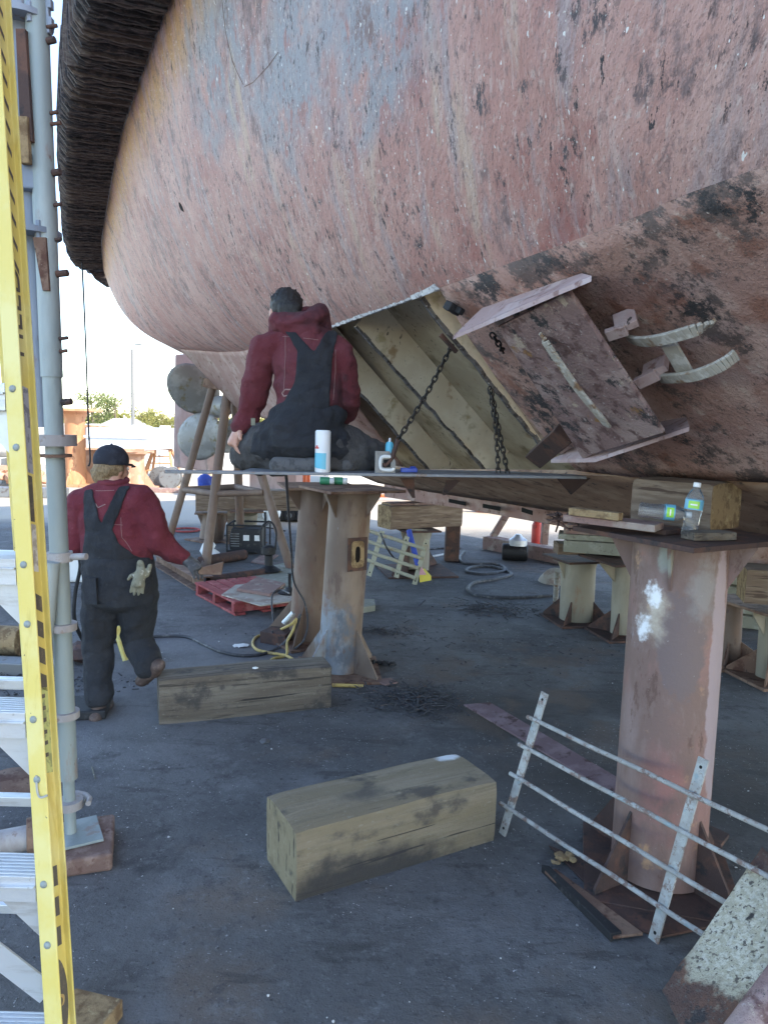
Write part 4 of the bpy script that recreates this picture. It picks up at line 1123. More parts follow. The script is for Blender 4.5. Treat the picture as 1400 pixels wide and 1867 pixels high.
# printing and stickers on the web
def web(py, u, o_=.0006):   # u 0..1 across the web
    return rp(py)+fdir*(TH+o_)+wdir*(TH+(WEB-2*TH)*u)
def wq(nm, y0, y1, u0_, u1_, mat, sk=0):
    b = MB(); b.poly([web(y0,u0_), web(y0+sk,u1_), web(y1+sk,u1_), web(y1,u0_)]); return b.build(nm, mat, lad)
for y in (1072,1122,1172,1222): wq('hazard_mark', y-4, y+26, .06, .94, m_brownmark, 26)
for y in (1595,1652,1708): wq('hazard_mark', y, y+36, .12, .86, m_brownmark, 6)
wq('sticker', 690, 852, .08, .92, m_sticker, 10)
wq('sticker', 858, 945, .15, .85, m_brownmark, 8)
wq('sticker', 950, 1040, .12, .88, m_stickerw, 8)
wq('sticker', 1255, 1415, .05, .95, m_stickerg, 10)
for y in range(1275,1400,22): 
    b = MB(); b.poly([web(y,.2,.001), web(y+1,.8,.001), web(y+9,.8,.001), web(y+8,.2,.001)]); b.build('sticker_line', m_brownmark, lad)
wl = rp(560); cpt = web(560,.5,.0008)
Mx = Matrix((wdir*-0+ld, wdir*-1, fdir)).transposed().to_4x4()
me = text_mesh('FIELD', .062, Matrix.Translation(cpt) @ Matrix((ld, wdir*-1, fdir)).transposed().to_4x4() @ Matrix.Diagonal((1.25,1.05,1,1)), .0003)
link('lettering', me, m_brownmark, lad)
b = MB(); c_ = web(1850,.5,.0007); b.poly([c_+ld*math.cos(a_)*.085+wdir*math.sin(a_)*.030 for a_ in [2*math.pi*k/28 for k in range(28)]]); ov = b.build('oval_mark', m_brownmark, lad)
me = text_mesh('S', .06, Matrix.Translation(web(1850,.5,.0012)) @ Matrix((ld, wdir*-1, fdir)).transposed().to_4x4(), .0003); link('oval_letter', me, m_yellowin, ov)
b = MB()
for y0 in range(-200, 460, 44): 
    q = web(y0,.2,.0008); b.poly([web(y0,.15,.0008), web(y0+60,.85,.0008), web(y0+72,.85,.0008), web(y0+12,.15,.0008)])
b.build('wood_print', m_brownmark, lad)
# bent wire hook on the flange
hk = rp(1440)-wdir*.003+fdir*.02; b = MB(); b.tube(crom([hk+ld*.03, hk, hk+fdir*.006-ld*.012, hk+fdir*.022-ld*.008],4), .0022, 6); b.build('wire_hook', m_galvpole, lad, smooth=True)

# staging: shoring frame standing behind the ladder
sc = gr(131,1552); SX, SY = sc.x, sc.y
stg = thing('staging_tower', 'blue-grey and pale green steel staging tower on a screw jack behind the yellow ladder', 'scaffold', V(SX,SY,0))
def vcyl(nm, x, y, z0, z1, r, mat, n=28, r2=None):
    b = MB(); b.cyl((x,y,z0),(x,y,z1), r, r2, n); return b.build(nm, mat, stg, smooth=35)
vcyl('jack_plate', SX, SY, .075, .09, .02, m_galv)
b = MB(); b.box((SX+.02,SY,.082), (.20,.22,.012), Euler((0,0,.5))); b.build('base_plate', m_galv, stg, bevel=.002)
vcyl('screw', SX, SY, .088, .40, .024, m_galv)
vcyl('jack_nut', SX, SY, .20, .235, .055, m_pinkgalv)
b = MB(); b.tube([V(SX-.01,SY,.218)+V(.09*math.cos(a),.09*math.sin(a),0) for a in [k*.5 for k in range(5)]], .012, 8); b.build('jack_handle', m_pinkgalv, stg, smooth=True)
vcyl('post', SX, SY, .33, 2.02, .037, m_galv)
vcyl('post', SX, SY, 2.02, 5.2, .042, m_galv)
vcyl('flange', SX, SY, 1.745, 1.79, .085, m_pinkgalv); vcyl('flange', SX, SY, 1.70, 1.712, .065, m_rust)
vcyl('clamp_ring', SX, SY, 1.27, 1.31, .052, m_pinkgalv); vcyl('clamp_ring', SX, SY, .98, 1.01, .058, m_pinkgalv); vcyl('clamp_ring', SX, SY, .60,.63,.055,m_pinkgalv)
b = MB(); b.cyl((SX+.04,SY,1.29),(SX+.12,SY-.02,1.295),.014,n=12); b.build('clamp_bolt', m_pinkgalv, stg, smooth=35)
b = MB(); b.cyl((SX-.0,SY-.065,1.28),(SX-.10,SY-.06,.55),.030,n=16); b.build('brace', m_galv, stg, smooth=35)
X2, Y2 = SX-.092, SY+.06
vcyl('outer_post', X2, Y2, 1.82, 5.2, .062, m_bluesteel, 32)
for z in (2.57, 3.36, 4.5): vcyl('flange', X2+.015, Y2-.03, z, z+.022, .118, m_bluesteel, 36)
for z in (2.57, 3.36):
    for k in range(8):
        a = 2*math.pi*k/8
        b = MB(); b.cyl((X2+.015+.095*math.cos(a),Y2-.03+.095*math.sin(a),z-.025),(X2+.015+.095*math.cos(a),Y2-.03+.095*math.sin(a),z+.045),.013,n=6); b.build('bolt', m_bluesteel, stg)
b = MB(); b.box((X2+.05,Y2-.03,2.80),(.11,.13,.13),Euler((0,0,.2))); b.build('collar', m_bluesteel, stg, bevel=.006)
b = MB(); b.box((X2+.055,Y2-.12,2.90),(.035,.03,.17)); b.build('wood_wedge', m_endgrain, stg, bevel=.004)
b = MB(); b.box((X2+.085,Y2-.04,2.66),(.06,.10,.12)); b.build('sleeve', m_galv, stg, bevel=.006)
b = MB(); b.prism([V(SX+.0,SY-.05,2.35), V(SX+.025,SY-.05,2.35), V(SX+.02,SY-.05,2.55), V(SX-.03,SY-.05,2.55)], (0,.02,0)); b.build('channel', m_rust, stg)
b = MB(); b.prism([V(SX-.055,SY-.06,2.9), V(SX-.01,SY-.06,2.9), V(SX-.02,SY-.06,3.3), V(SX-.055,SY-.06,3.3)], (0,.03,0)); b.build('channel', m_rustdark, stg)
for k, z in enumerate((1.92, 2.12, 2.17, 2.42, 2.55, 2.68, 2.80, 2.98, 3.02, 3.28, 3.33, 3.52, 3.56, 3.9)):
    b = MB(); L = (.03,.02,.025,.035,.015,.02,.02,.03,.02,.02,.03,.025,.015,.03)[k]
    b.cyl((SX+.04,SY-.01,z),(SX+.052+L,SY-.015,z+.004),.008 if k % 3 else .014,n=8); b.build('bolt', m_rustdark, stg, bevel=.002)
b = MB()
rr = random.Random(5)
for k in range(9): 
    z = 3.35+k*.06*rr.uniform(.8,1.2)
    b.box((SX+.052,SY,z),(.018,.03,.035))
b.box((SX+.044,SY,3.62),(.012,.026,.62)); b.build('rack', m_bluesteel, stg, bevel=.003)
b = MB(); b.box((SX+.03,SY-.02,.037),(.30,.34,.074),Euler((0,0,.32))); tag(b.build('wood_pad', m_brick, loc=(SX,SY,0), bevel=.012), 'reddish wooden pad under the screw jack of the staging tower', 'wood pad')
stg.rotation_euler = (0, -.015, 0)
# things lying behind the ladder on the left
def simple(name, label, cat, mb, mat, loc, smooth=False, bevel=0, group=None, solid=0):
    return tag(mb.build(name, mat, loc=loc, smooth=smooth, bevel=bevel, solid=solid), label, cat, group)
t = thing('flanged_pipe', 'short rusty pipe with a flange lying behind the ladder', 'pipe', gr(20,1560))
p = gr(60,1556)+V(0,0,.075); q = gr(-60,1580)+V(0,0,.075)
b = MB(); b.cyl(q, p, .052, n=24); b.build('pipe', m_pinkgalv, t, smooth=35)
b = MB(); d = (p-q).normalized(); b.cyl(p-d*.02, p+d*.03, .080, n=24); b.build('flange', m_rust, t, smooth=35, bevel=.003)
b = MB(); p = gr(26,1440); b.lathe([(.0,0),(.14,.0),(.15,.01),(.15,.03),(.13,.045),(0,.05)], p+V(0,0,.0), 32, (.15,-.1,1)); simple('steel_disc', 'rusty round steel disc on the ground behind the ladder', 'disc', b, m_rust, p, 35)
p = gr(10,1195); b = MB(); b.cyl(p+V(-.5,.05,.12), p+V(.14,0,.12), .115, n=28); simple('drum', 'tan pipe length lying on the grit far behind the ladder', 'pipe', b, m_endgrain, p, 35, .004)
p = gr(40,1235); b = MB(); b.box(p+V(-.3,.1,.05),(1.1,.16,.1),Euler((0,0,-.05))); simple('curb_block', 'low concrete curb behind the drum', 'curb', b, m_steelgrey, p, bevel=.01)
p = gr(180,1850); b = MB(); b.box(p+V(-.03,-.09,.03),(.17,.22,.06),Euler((0,0,-.25))); simple('wood_offcut', 'pale sawn wood offcut at the foot of the yellow ladder', 'wood offcut', b, m_endgrain, p, bevel=.004)
# white case and dark bag behind the staging, left of the walking man
p = gr(148,1060); b = MB(); b.box(p+V(.05,.1,.2),(.5,.35,.4)); simple('white_bin', 'white plastic bin behind the left arm of the walking man', 'bin', b, m_white, p, bevel=.03)
p = gr(150,1205); b = MB(); ico(b, p+V(0,0,.06), .15, .25, .5); ico(b, p+V(.1,.05,.05), .10, .3, .5); simple('rag_heap', 'dark rag heap on the ground left of the walking man', 'rag', b, m_rustdark, p)
p = gr(150,1312); b = MB(); b.box(p+V(-.05,.12,.03),(.34,.30,.06),Euler((0,0,.2))); simple('rubber_mat', 'dark rubber mat beside the walking man boots', 'mat', b, m_dark, p, bevel=.012)
# ================================================================ people
def figure_frame(origin, scale, rot=0.0, lean=0.0):
    o = Vector(origin); m = Matrix.Translation(o) @ Matrix.Rotation(rot, 4, 'Z') @ Matrix.Rotation(lean, 4, 'Y') @ Matrix.Scale(scale, 4)
    return m
def clip_mesh(me, keep):
    """keep the faces whose centre passes keep(); returns a new mesh"""
    bm = bmesh.new(); bm.from_mesh(me)
    kill = [f for f in bm.faces if not keep(f.calc_center_median())]
    bmesh.ops.delete(bm, geom=kill, context='FACES')
    loose = [v for v in bm.verts if not v.link_faces]
    bmesh.ops.delete(bm, geom=loose, context='VERTS')
    # even out the ragged border
    for _ in range(4):
        mv = {}
        for v in bm.verts:
            if v.is_boundary:
                nb = [e.other_vert(v).co for e in v.link_edges if e.is_boundary]
                if len(nb) == 2: mv[v] = v.co*.5 + (nb[0]+nb[1])*.25
        for v, c in mv.items(): v.co = c
    out_ = bpy.data.meshes.new('clip'); bm.to_mesh(out_); bm.free(); return out_
def inpoly(x, z, P):
    c = False; n = len(P)
    for i in range(n):
        x0, z0 = P[i]; x1, z1 = P[(i+1) % n]
        if (z0 > z) != (z1 > z) and x < (x1-x0)*(z-z0)/(z1-z0)+x0: c = not c
    return c
def inflate(me, d):
    out_ = me.copy(); nr = [v.normal.copy() for v in out_.vertices]
    for v, n in zip(out_.vertices, nr): v.co += n*d
    return out_
def put(name, me, mat, par, M_, smooth=60, solid=0):
    me.transform(M_)
    return link(name, me, mat, par, smooth=smooth, solid=solid)
def hand(b, wrist, dirv, palm_n, thumb_side, size=.185, curl=.35, spread=.12, grip=0.0, sk=1.0):
    """palm, four unequal fingers with knuckle bends and a thumb from the side of the palm"""
    w = Vector(wrist); d = Vector(dirv).normalized(); n = Vector(palm_n); n = (n-d*n.dot(d)).normalized(); s = d.cross(n).normalized()*thumb_side
    P = size*.46
    b.limb([w, w+d*P*.45, w+d*P], [(.027*sk,.027*sk,.024*sk), (.036*sk,.036*sk,.022*sk), (.038*sk,.038*sk,.019*sk)], 10)
    for k, (o_, L) in enumerate(((.030,.070),(.010,.080),(-.011,.074),(-.031,.058))):
        base = w + d*P*1.0 + s*o_*sk
        cur = base; ang = curl*(.6+.12*k); dirk = (d + s*(o_*spread*22)).normalized()
        pts = [base-d*.015]; rad = [.0105*sk]
        for j, fr in enumerate((.42,.32,.26)):
            dk = (dirk*math.cos(ang) + n*math.sin(ang)).normalized()
            pts.append(pts[-1] + dk*L*size/.185*fr*1.15); rad.append((.0098-.0011*j)*sk); ang += curl*(1.0+grip)
        b.limb(pts, rad, 8)
    tb = w + d*P*.30 + s*.030*sk
    td = (d*.62 + s*.75 + n*.25).normalized()
    t1 = tb + td*.036*size/.185; t2 = t1 + (td*.7+d*.55+n*.25).normalized()*.032*size/.185
    b.limb([tb-td*.012, t1, t2], [.015*sk, .0125*sk, .0095*sk], 8)
def head(b, c, q, s=1.0):
    """skull, jaw, nose, brow, lips and ears; q turns it. Face looks along q*(0,1,0)"""
    f_ = lambda x, y, z: Vector(c) + q @ (Vector((x, y, z))*s)
    def e(p, r): 
        b.ball(f_(*p), tuple(k*s for k in r), 14, q)
    e((0,-.012,.018), (.077,.094,.098)); e((0,.030,-.045), (.058,.062,.062)); e((0,.062,-.082), (.027,.022,.022))
    e((0,.090,-.020), (.013,.020,.026)); e((0,.100,-.034), (.015,.012,.010)); e((-.03,.070,.018), (.024,.018,.010)); e((.03,.070,.018), (.024,.018,.010))
    e((0,.086,-.058), (.024,.009,.006)); e((0,.083,-.067), (.022,.009,.006))
    e((-.033,.062,-.025), (.022,.022,.020)); e((.033,.062,-.025), (.022,.022,.020))
    for sx in (-1,1): e((sx*.078,-.008,-.012), (.010,.019,.031)); e((sx*.076,.0,-.034), (.008,.010,.012))
def eyes(par, c, q, M_, s=1.0):
    for sx in (-1,1):
        b = MB(); b.ball(Vector(c)+q@(Vector((sx*.031,.078,-.002))*s), .0115*s, 10, q); me = remesh_none(b)
        put('eye', me, m_white, par, M_)
def remesh_none(b):
    me = bpy.data.meshes.new('m'); bmesh.ops.recalc_face_normals(b.bm, faces=b.bm.faces); b.bm.to_mesh(me); b.bm.free(); return me

# ---------------------------------------------------------------- the seated man
so_ = onplat(545, .20)
sY = so_.y; sc_ = 1.0
ps = thing('person', 'person kneeling on the platform seen from behind, in maroon hoodie and dark bib overalls', 'person', so_)
PX = CF/ (so_-EYEV).dot(FW)      # pixels per metre here
MS = figure_frame(so_, 1.0, 0.0, 0.0)
def sx(px, pz, y=0.0):           # picture offsets turned into the figure's own metres
    return V((px-545)/PX, y, (857-pz)/PX)
hip = sx(545,795,.0); pel = sx(548,800,.0); wst = sx(562,745,.03); ch = sx(556,670,.06); sh_ = sx(548,622,.08); nk = sx(532,590,.11); hd = sx(511,572,.16)
LS, RS = sx(477,640,.09), sx(610,645,.09)
LE, RE = sx(456,728,.12), sx(627,726,.12)
LW, RW = sx(431,784,.13), sx(612,760,.34)
LH, RH_ = sx(505,808,.03), sx(590,806,.03)
LK, RK = sx(432,836,.20), sx(692,838,.16)
LA, RA = sx(520,848,-.03), sx(600,846,-.02)
qh = Euler((-.45, .06, .30)).to_matrix()
b = MB()
head(b, hd, qh, 1.0)
b.limb([hd+V(0,-.02,-.05), nk, sh_, ch, wst, pel], [.055,.055,(.13,.07,.05),(.15,.10,.09),(.13,.09,.08),(.15,.11,.08)], 10)
for a, c, e in ((LS,LE,LW),(RS,RE,RW)): b.limb([sh_, a, c, e], [.06,.052,.040,.027])
hand(b, LW, (sx(420,815,.10)-LW)+V(0,.0,-.0), V(.7,.1,-.3), 1, curl=.45, size=.19, sk=1.12)
hand(b, RW, V(-.3,.7,.1), V(-.2,.2,-1), -1, curl=.9)
for a, c, e in ((LH,LK,LA),(RH_,RK,RA)): b.limb([a, c, e], [.085,.055,.040])
b.limb([LA, LA+V(.12,-.05,.0)], [.042,.035]); b.limb([RA, RA+V(-.10,.06,.0)], [.042,.035])
put('body', remesh(b, .007, 4), m_skin, ps, MS)
# hair
b = MB(); b.ball(hd+qh@V(0,-.018,.030), (.084,.098,.094), 18, qh)
b.limb([hd+qh@V(0,-.085,-.02), hd+qh@V(0,-.070,-.07)], [(.062,.03,.04),(.045,.022,.03)])
for k in range(60):
    a = random.uniform(-1.5,1.5); e = random.uniform(.1,1.3)
    dd = qh @ V(math.sin(a)*math.cos(e), -math.cos(a)*math.cos(e)*.9, math.sin(e))
    p = hd+qh@V(0,-.018,.030)+V(dd.x*.078,dd.y*.09,dd.z*.088); b.limb([p, p+dd*random.uniform(.004,.012)+V(random.uniform(-.008,.008),0,random.uniform(0,.012))], [.010,.0035], 6)
hm = remesh(b, .005, 2, .003, 45)
hm = clip_mesh(hm, lambda c: (qh.inverted() @ (c-hd)).y < .055 or (qh.inverted() @ (c-hd)).z > .075)
put('hair', hm, m_hair, ps, MS, solid=.004)
eyes(ps, hd, qh, MS)
# hoodie
b = MB()
b.limb([nk+V(0,-.01,-.01), sh_, ch, wst, pel+V(0,0,.03)], [(.080,.075,.05),(.160,.105,.072),(.176,.130,.10),(.162,.125,.10),(.160,.13,.06)], 14)
b.limb([sh_+V(-.05,0,-.01), LS, lerp(LS,LE,.5)+V(-.012,-.01,0), LE, lerp(LE,LW,.6), LW+V(.004,-.012,.012)], [.082,.080,.070,.068,.060,.048], 12)
b.limb([sh_+V(.05,0,-.01), RS, lerp(RS,RE,.5)+V(.014,-.01,0), RE, lerp(RE,RW,.55)+V(.012,0,0), RW], [.082,.080,.072,.072,.062,.048], 12)
hoodm = remesh(b, .0085, 3, .017, 11, 2.0, (.8,.8,1.25))
put('hoodie', hoodm.copy(), m_hood, ps, MS)
# hood bunched round the neck
b = MB(); 
ring = [nk+V(.105*math.cos(a)+.018, .095*math.sin(a)-.02, .022+.030*math.cos(a-.5)+.020*math.sin(a)) for a in [2*math.pi*k/16 for k in range(17)]]
b.limb(ring, [(.042,.042,.036+.012*math.cos(k*.8)) for k in range(17)], 8)
b.limb([nk+V(.0,-.075,.0), nk+V(.035,-.10,-.045), nk+V(.03,-.105,-.085)], [(.12,.05,.05),(.105,.045,.045),(.05,.03,.03)], 12)
b.limb([nk+V(-.09,.02,.02), nk+V(-.105,.03,-.05)], [.045,.04]); b.limb([nk+V(.12,-.02,.03), nk+V(.135,-.0,-.03)], [.05,.045])
put('hood', remesh(b, .007, 3, .012, 13, 5), m_hood, ps, MS)
# overalls: straps crossing to a narrow back panel, wide seat
bib = [sx(503,592), sx(528,604), sx(572,648), sx(592,606), sx(612,600), sx(604,650), sx(600,760), sx(625,800), sx(640,830), sx(440,830), sx(478,752), sx(520,735), sx(540,700), sx(544,650), sx(528,622)]
bibp = [(p.x, p.z) for p in bib]
ov = inflate(hoodm, .009)
torso_c = ch
ov = clip_mesh(ov, lambda c: c.y < .12 and inpoly(c.x, c.z, bibp) and c.z > sx(0,815).z and abs(c.x-.03) < .24)
put('overall_bib', ov, m_overall, ps, MS, solid=.006)
b = MB()
b.limb([pel+V(0,0,.05), pel+V(0,.0,-.02)], [(.185,.14,.09),(.195,.145,.09)], 14)
b.limb([wst+V(0,0,-.03), pel+V(0,0,.04)], [(.19,.142,.07),(.19,.142,.08)], 14)
b.limb([LH, lerp(LH,LK,.3)], [.13,.115]); b.limb([RH_, lerp(RH_,RK,.25)], [.13,.11])
put('overall_seat', remesh(b, .0085, 3, .014, 12, 7), m_overall, ps, MS)
b = MB()
b.limb([lerp(LH,LK,.15), lerp(LH,LK,.55), LK], [.125,.110,.078], 12); b.limb([LK, LK+V(.10,-.08,-.03), LA], [.074,.062,.050], 12)
b.limb([lerp(RH_,RK,.1), lerp(RH_,RK,.6), RK+V(-.01,0,.0)], [.12,.105,.072], 12); b.limb([RK, lerp(RK,RA,.5), RA], [.070,.060,.052], 12)
put('trouser_legs', remesh(b, .0085, 2, .018, 13, 3), m_trouser, ps, MS)
# shoes with the soles turned to the camera
b = MB(); 
b.limb([LA+V(-.03,-.055,.0), LA+V(.09,-.065,.002), LA+V(.20,-.055,.004)], [(.04,.03,.044),(.035,.03,.040),(.036,.03,.043)], 12)
put('shoe', remesh(b, .007, 3), m_sole, ps, MS)
b = MB(); b.limb([RA+V(-.06,.03,.0), RA+V(.08,.02,.0)], [(.04,.04,.042),(.045,.04,.042)], 12)
put('shoe', remesh(b, .007, 3), m_sole, ps, MS)
# stitching and print on the hoodie back
def surf_line(pts, w, nm, mat, par, M_, src, off_=.006, y0=-1.0):
    """a seam laid on the cloth: points in the figure's x,z plane dropped on to its back"""
    bm = bmesh.new(); bm.from_mesh(src)
    from mathutils.bvhtree import BVHTree
    bv = BVHTree.FromBMesh(bm); out_ = []
    for p in pts:
        h = bv.ray_cast(V(p.x, y0, p.z), V(0,1,0))
        if h[0] is not None: out_.append(h[0]+V(0,-off_*.4,0))
    bm.free()
    if len(out_) < 2: return
    b = MB(); b.tube(out_, w, 5); put(nm, remesh_none(b), mat, par, M_)
def dens(pts, n=24):
    return [lerp(a, c, k/n) for a, c in zip(pts, pts[1:]) for k in range(n)] + [pts[-1]]
surf_line(dens([sx(519,618), sx(521,660), sx(519,720)]), .0011, 'seam', m_stitch, ps, MS, hoodm)
surf_line(dens([sx(552,623), sx(578,625)]), .0010, 'seam', m_stitch, ps, MS, hoodm)
surf_line(dens([sx(514,620), sx(530,621)]), .0010, 'seam', m_stitch, ps, MS, hoodm)
surf_line(dens([sx(608,640), sx(609,680), sx(607,730)]), .0011, 'seam', m_stitch, ps, MS, hoodm)
surf_line(dens([sx(536,714), sx(522,714), sx(515,720), sx(519,726), sx(534,723)],6), .0035, 'print', m_stitch, ps, MS, hoodm)
for x_, z_ in ((493,786),(544,803),(480,792)):
    b = MB(); 
# brass buckle on the left hip
b = MB(); p = sx(468,772,-.10); b.box(p, (.02,.012,.035)); put('buckle', remesh_none(b), m_glovel, ps, MS)

# ---------------------------------------------------------------- the walking man
wf = gr(186,1306)
wo = V(wf.x+.06, wf.y, 0)
pw = thing('person', 'person walking away in red sweatshirt and dark bib overalls, navy cap and work gloves', 'person', wo)
WX = CF/((wo+V(0,0,.9))-EYEV).dot(FW)
base_px = None
def pxw(x, y, dy=0.0):    # picture point at the man's own distance, in his local metres
    q = at(x, y, wo.y + dy); return q - wo
MW = Matrix.Translation(wo)
hd = pxw(206,853,.06); nk = pxw(207,882,.03); sh_ = pxw(205,908,.02); ch = pxw(208,945,.02); wst = pxw(216,1010,.02); pel = pxw(220,1065,.02)
LS, RS = pxw(153,918,.03), pxw(254,912,.0)
LE, RE = pxw(141,985,.05), pxw(288,985,.02)
LW, RW = pxw(150,1008,.26), pxw(336,1018,.08)
LH, RH_ = pxw(190,1085,.02), pxw(250,1085,.02)
LK, RK = pxw(180,1180,.06), pxw(251,1165,.12)
LA, RA = pxw(180,1285,.0), pxw(272,1215,-.02)
qh = Euler((-.05, .0, -.55)).to_matrix()
b = MB(); head(b, hd, qh, 1.06)
b.limb([hd+V(0,-.02,-.05), nk, sh_, ch, wst, pel], [.062,.062,(.15,.08,.06),(.16,.11,.09),(.17,.12,.09),(.165,.12,.09)], 10)
for a, c, e in ((LS,LE,LW),(RS,RE,RW)): b.limb([sh_, a, c, e], [.06,.055,.042,.028])
RD = (pxw(362,1036,.06)-RW).normalized()
hand(b, RW, RD+V(.05,0,-.12), V(-.6,.3,-.55), 1, curl=.28, spread=.2, size=.19)
hand(b, LW, V(.2,.8,-.1), V(.3,.1,-1), 1, curl=.9)
for a, c, e in ((LH,LK,LA),(RH_,RK,RA)): b.limb([a, c, e], [.10,.065,.045])
put('body', remesh(b, .0075, 4), m_skin, pw, MW)
eyes(pw, hd, qh, MW, 1.06)
b = MB(); b.ball(hd+qh@V(0,-.018,.0), (.090,.104,.085), 16, qh); b.limb([hd+qh@V(0,-.08,-.03), hd+qh@V(0,-.075,-.075)], [(.07,.03,.04),(.055,.022,.028)])
hm = remesh(b, .007, 1, .007, 30, 3); hm = clip_mesh(hm, lambda c: (qh.inverted() @ (c-hd)).y < .015)
put('hair', hm, m_hairb, pw, MW, solid=.004)
b = MB(); b.ball(hd+qh@V(0,-.012,.045), (.096,.112,.098), 20, qh)
hm = remesh(b, .006, 2, .003, 12); hm = clip_mesh(hm, lambda c: (qh.inverted() @ (c-hd)).z > .020+ .12*max(0,(qh.inverted()@(c-hd)).y)*0)
capo = put('cap', hm, m_cap, pw, MW, solid=.004)
b = MB(); rws = []
for r in range(5):
    rws.append([hd+qh@V(.088*math.cos(a)*(1-.12*r/4), .080+.020*math.sin(a)*(3.6*r/4) , .030-.012*(r/4)**2-.012*math.cos(a)**2*r/4) for a in [math.pi*k/12 for k in range(13)]])
b.grid(rws); put('brim', remesh_none(b), m_cap, capo, MW, solid=.005)
b = MB(); b.ball(hd+qh@V(0,-.012,.143), .008, 10); put('cap_button', remesh_none(b), m_cap, capo, MW)
# sweatshirt
b = MB()
b.limb([nk+V(0,0,-.01), sh_, ch, wst, pel+V(0,0,.06)], [(.085,.08,.045),(.19,.115,.075),(.215,.15,.10),(.215,.155,.11),(.205,.15,.07)], 14)
b.limb([sh_+V(-.06,0,-.01), LS, lerp(LS,LE,.5), LE, LW], [.10,.098,.086,.080,.055], 12)
b.limb([sh_+V(.06,0,-.01), RS, lerp(RS,RE,.5)+V(.01,0,0), RE, lerp(RE,RW,.6), RW-RD*.02], [.10,.100,.088,.082,.066,.050], 12)
sw = remesh(b, .009, 3, .016, 10, 11, (.8,.8,1.2))
put('sweatshirt', sw.copy(), m_hood2, pw, MW)
b = MB(); ring = [nk+V(.082*math.cos(a), .078*math.sin(a), .018+.012*math.sin(a)) for a in [2*math.pi*k/16 for k in range(17)]]
b.limb(ring, [.018]*17, 8); put('collar', remesh(b, .006, 2), m_hood2, pw, MW)
b = MB(); c0, c1_ = RW-RD*.045, RW-RD*.005; b.limb([c0, c1_], [.049,.047], 12); put('cuff', remesh(b,.006,2), m_hood2, pw, MW)
# overalls
bib = [pxw(160,893), pxw(176,890), pxw(201,951), pxw(224,886), pxw(243,884), pxw(221,960), pxw(232,985), pxw(262,1012), pxw(290,1030), pxw(292,1075), pxw(140,1075), pxw(150,1030), pxw(166,985), pxw(168,955)]
bibp = [(p.x, p.z) for p in bib]
ov = clip_mesh(inflate(sw, .010), lambda c: c.y < .10 and inpoly(c.x, c.z, bibp) and c.z > pxw(0,1070).z)
put('overall_bib', ov, m_overall, pw, MW, solid=.006)
b = MB()
b.limb([wst+V(.0,0,-.03), pel], [(.218,.165,.06),(.235,.185,.10)], 14)
b.limb([pel, (LH+RH_)/2+V(0,.0,-.02)], [(.235,.185,.10),(.205,.165,.08)], 14)
b.limb([LH, lerp(LH,LK,.5)+V(-.01,0,0), LK, lerp(LK,LA,.5), lerp(LK,LA,.85)], [.130,.112,.094,.087,.084], 12)
b.limb([RH_, lerp(RH_,RK,.5), RK, lerp(RK,RA,.6), RA+(RK-RA)*.12], [.130,.112,.098,.088,.086], 12)
put('overalls', remesh(b, .009, 3, .018, 9, 21, (.8,.8,1.1)), m_overall, pw, MW)
# hip pocket, seam and leg tool loop on the left
surf = None
b = MB(); p = pxw(166,1075,-.165); b.prism([p+V(-.055,.03,.07), p+V(.035,-.01,.07), p+V(.04,-.01,-.09), p+V(-.05,.03,-.09)], (0,.03,0)); put('pocket', remesh_none(b), m_overall, pw, MW)
# boots
b = MB(); b.limb([LA+V(0,-.045,-.065), LA+V(-.005,.06,-.065), LA+V(-.01,.17,-.06)], [(.045,.045,.045),(.045,.045,.042),(.045,.05,.034)], 12); b.limb([LA, LA+V(0,0,-.05)], [.05,.05])
bt = put('boot', remesh(b, .008, 2), m_boot, pw, MW)
fd = (pxw(250,1248,.06)-pxw(292,1208,-.06)).normalized()
b = MB(); h0 = pxw(289,1213,-.05); b.limb([h0, h0+fd*.10, h0+fd*.20], [(.047,.05,.042),(.046,.05,.045),(.046,.05,.038)], 12); b.limb([RA, h0+fd*.06], [.055,.055])
put('boot', remesh(b, .008, 2), m_boot, pw, MW)
# right glove, close over the hand
b = MB(); hand(b, RW, RD+V(.05,0,-.12), V(-.6,.3,-.55), 1, curl=.28, spread=.2, size=.195, sk=1.22)
b.limb([RW-RD*.045, RW+RD*.02], [.040,.036], 10)
put('glove', remesh(b, .0055, 2, .0015, 30), m_glove, pw, MW)
surf_line(dens([pxw(183,893), pxw(217,892)]), .0014, 'seam', m_stitch, pw, MW, sw)
surf_line(dens([pxw(232,940), pxw(236,975), pxw(252,1000)]), .0013, 'seam', m_stitch, pw, MW, sw)
surf_line(dens([pxw(222,951), pxw(236,953)]), .0012, 'seam', m_stitch, pw, MW, sw)
surf_line(dens([pxw(186,915), pxw(192,922), pxw(205,916)], 6), .003, 'print', m_stitch, pw, MW, sw)
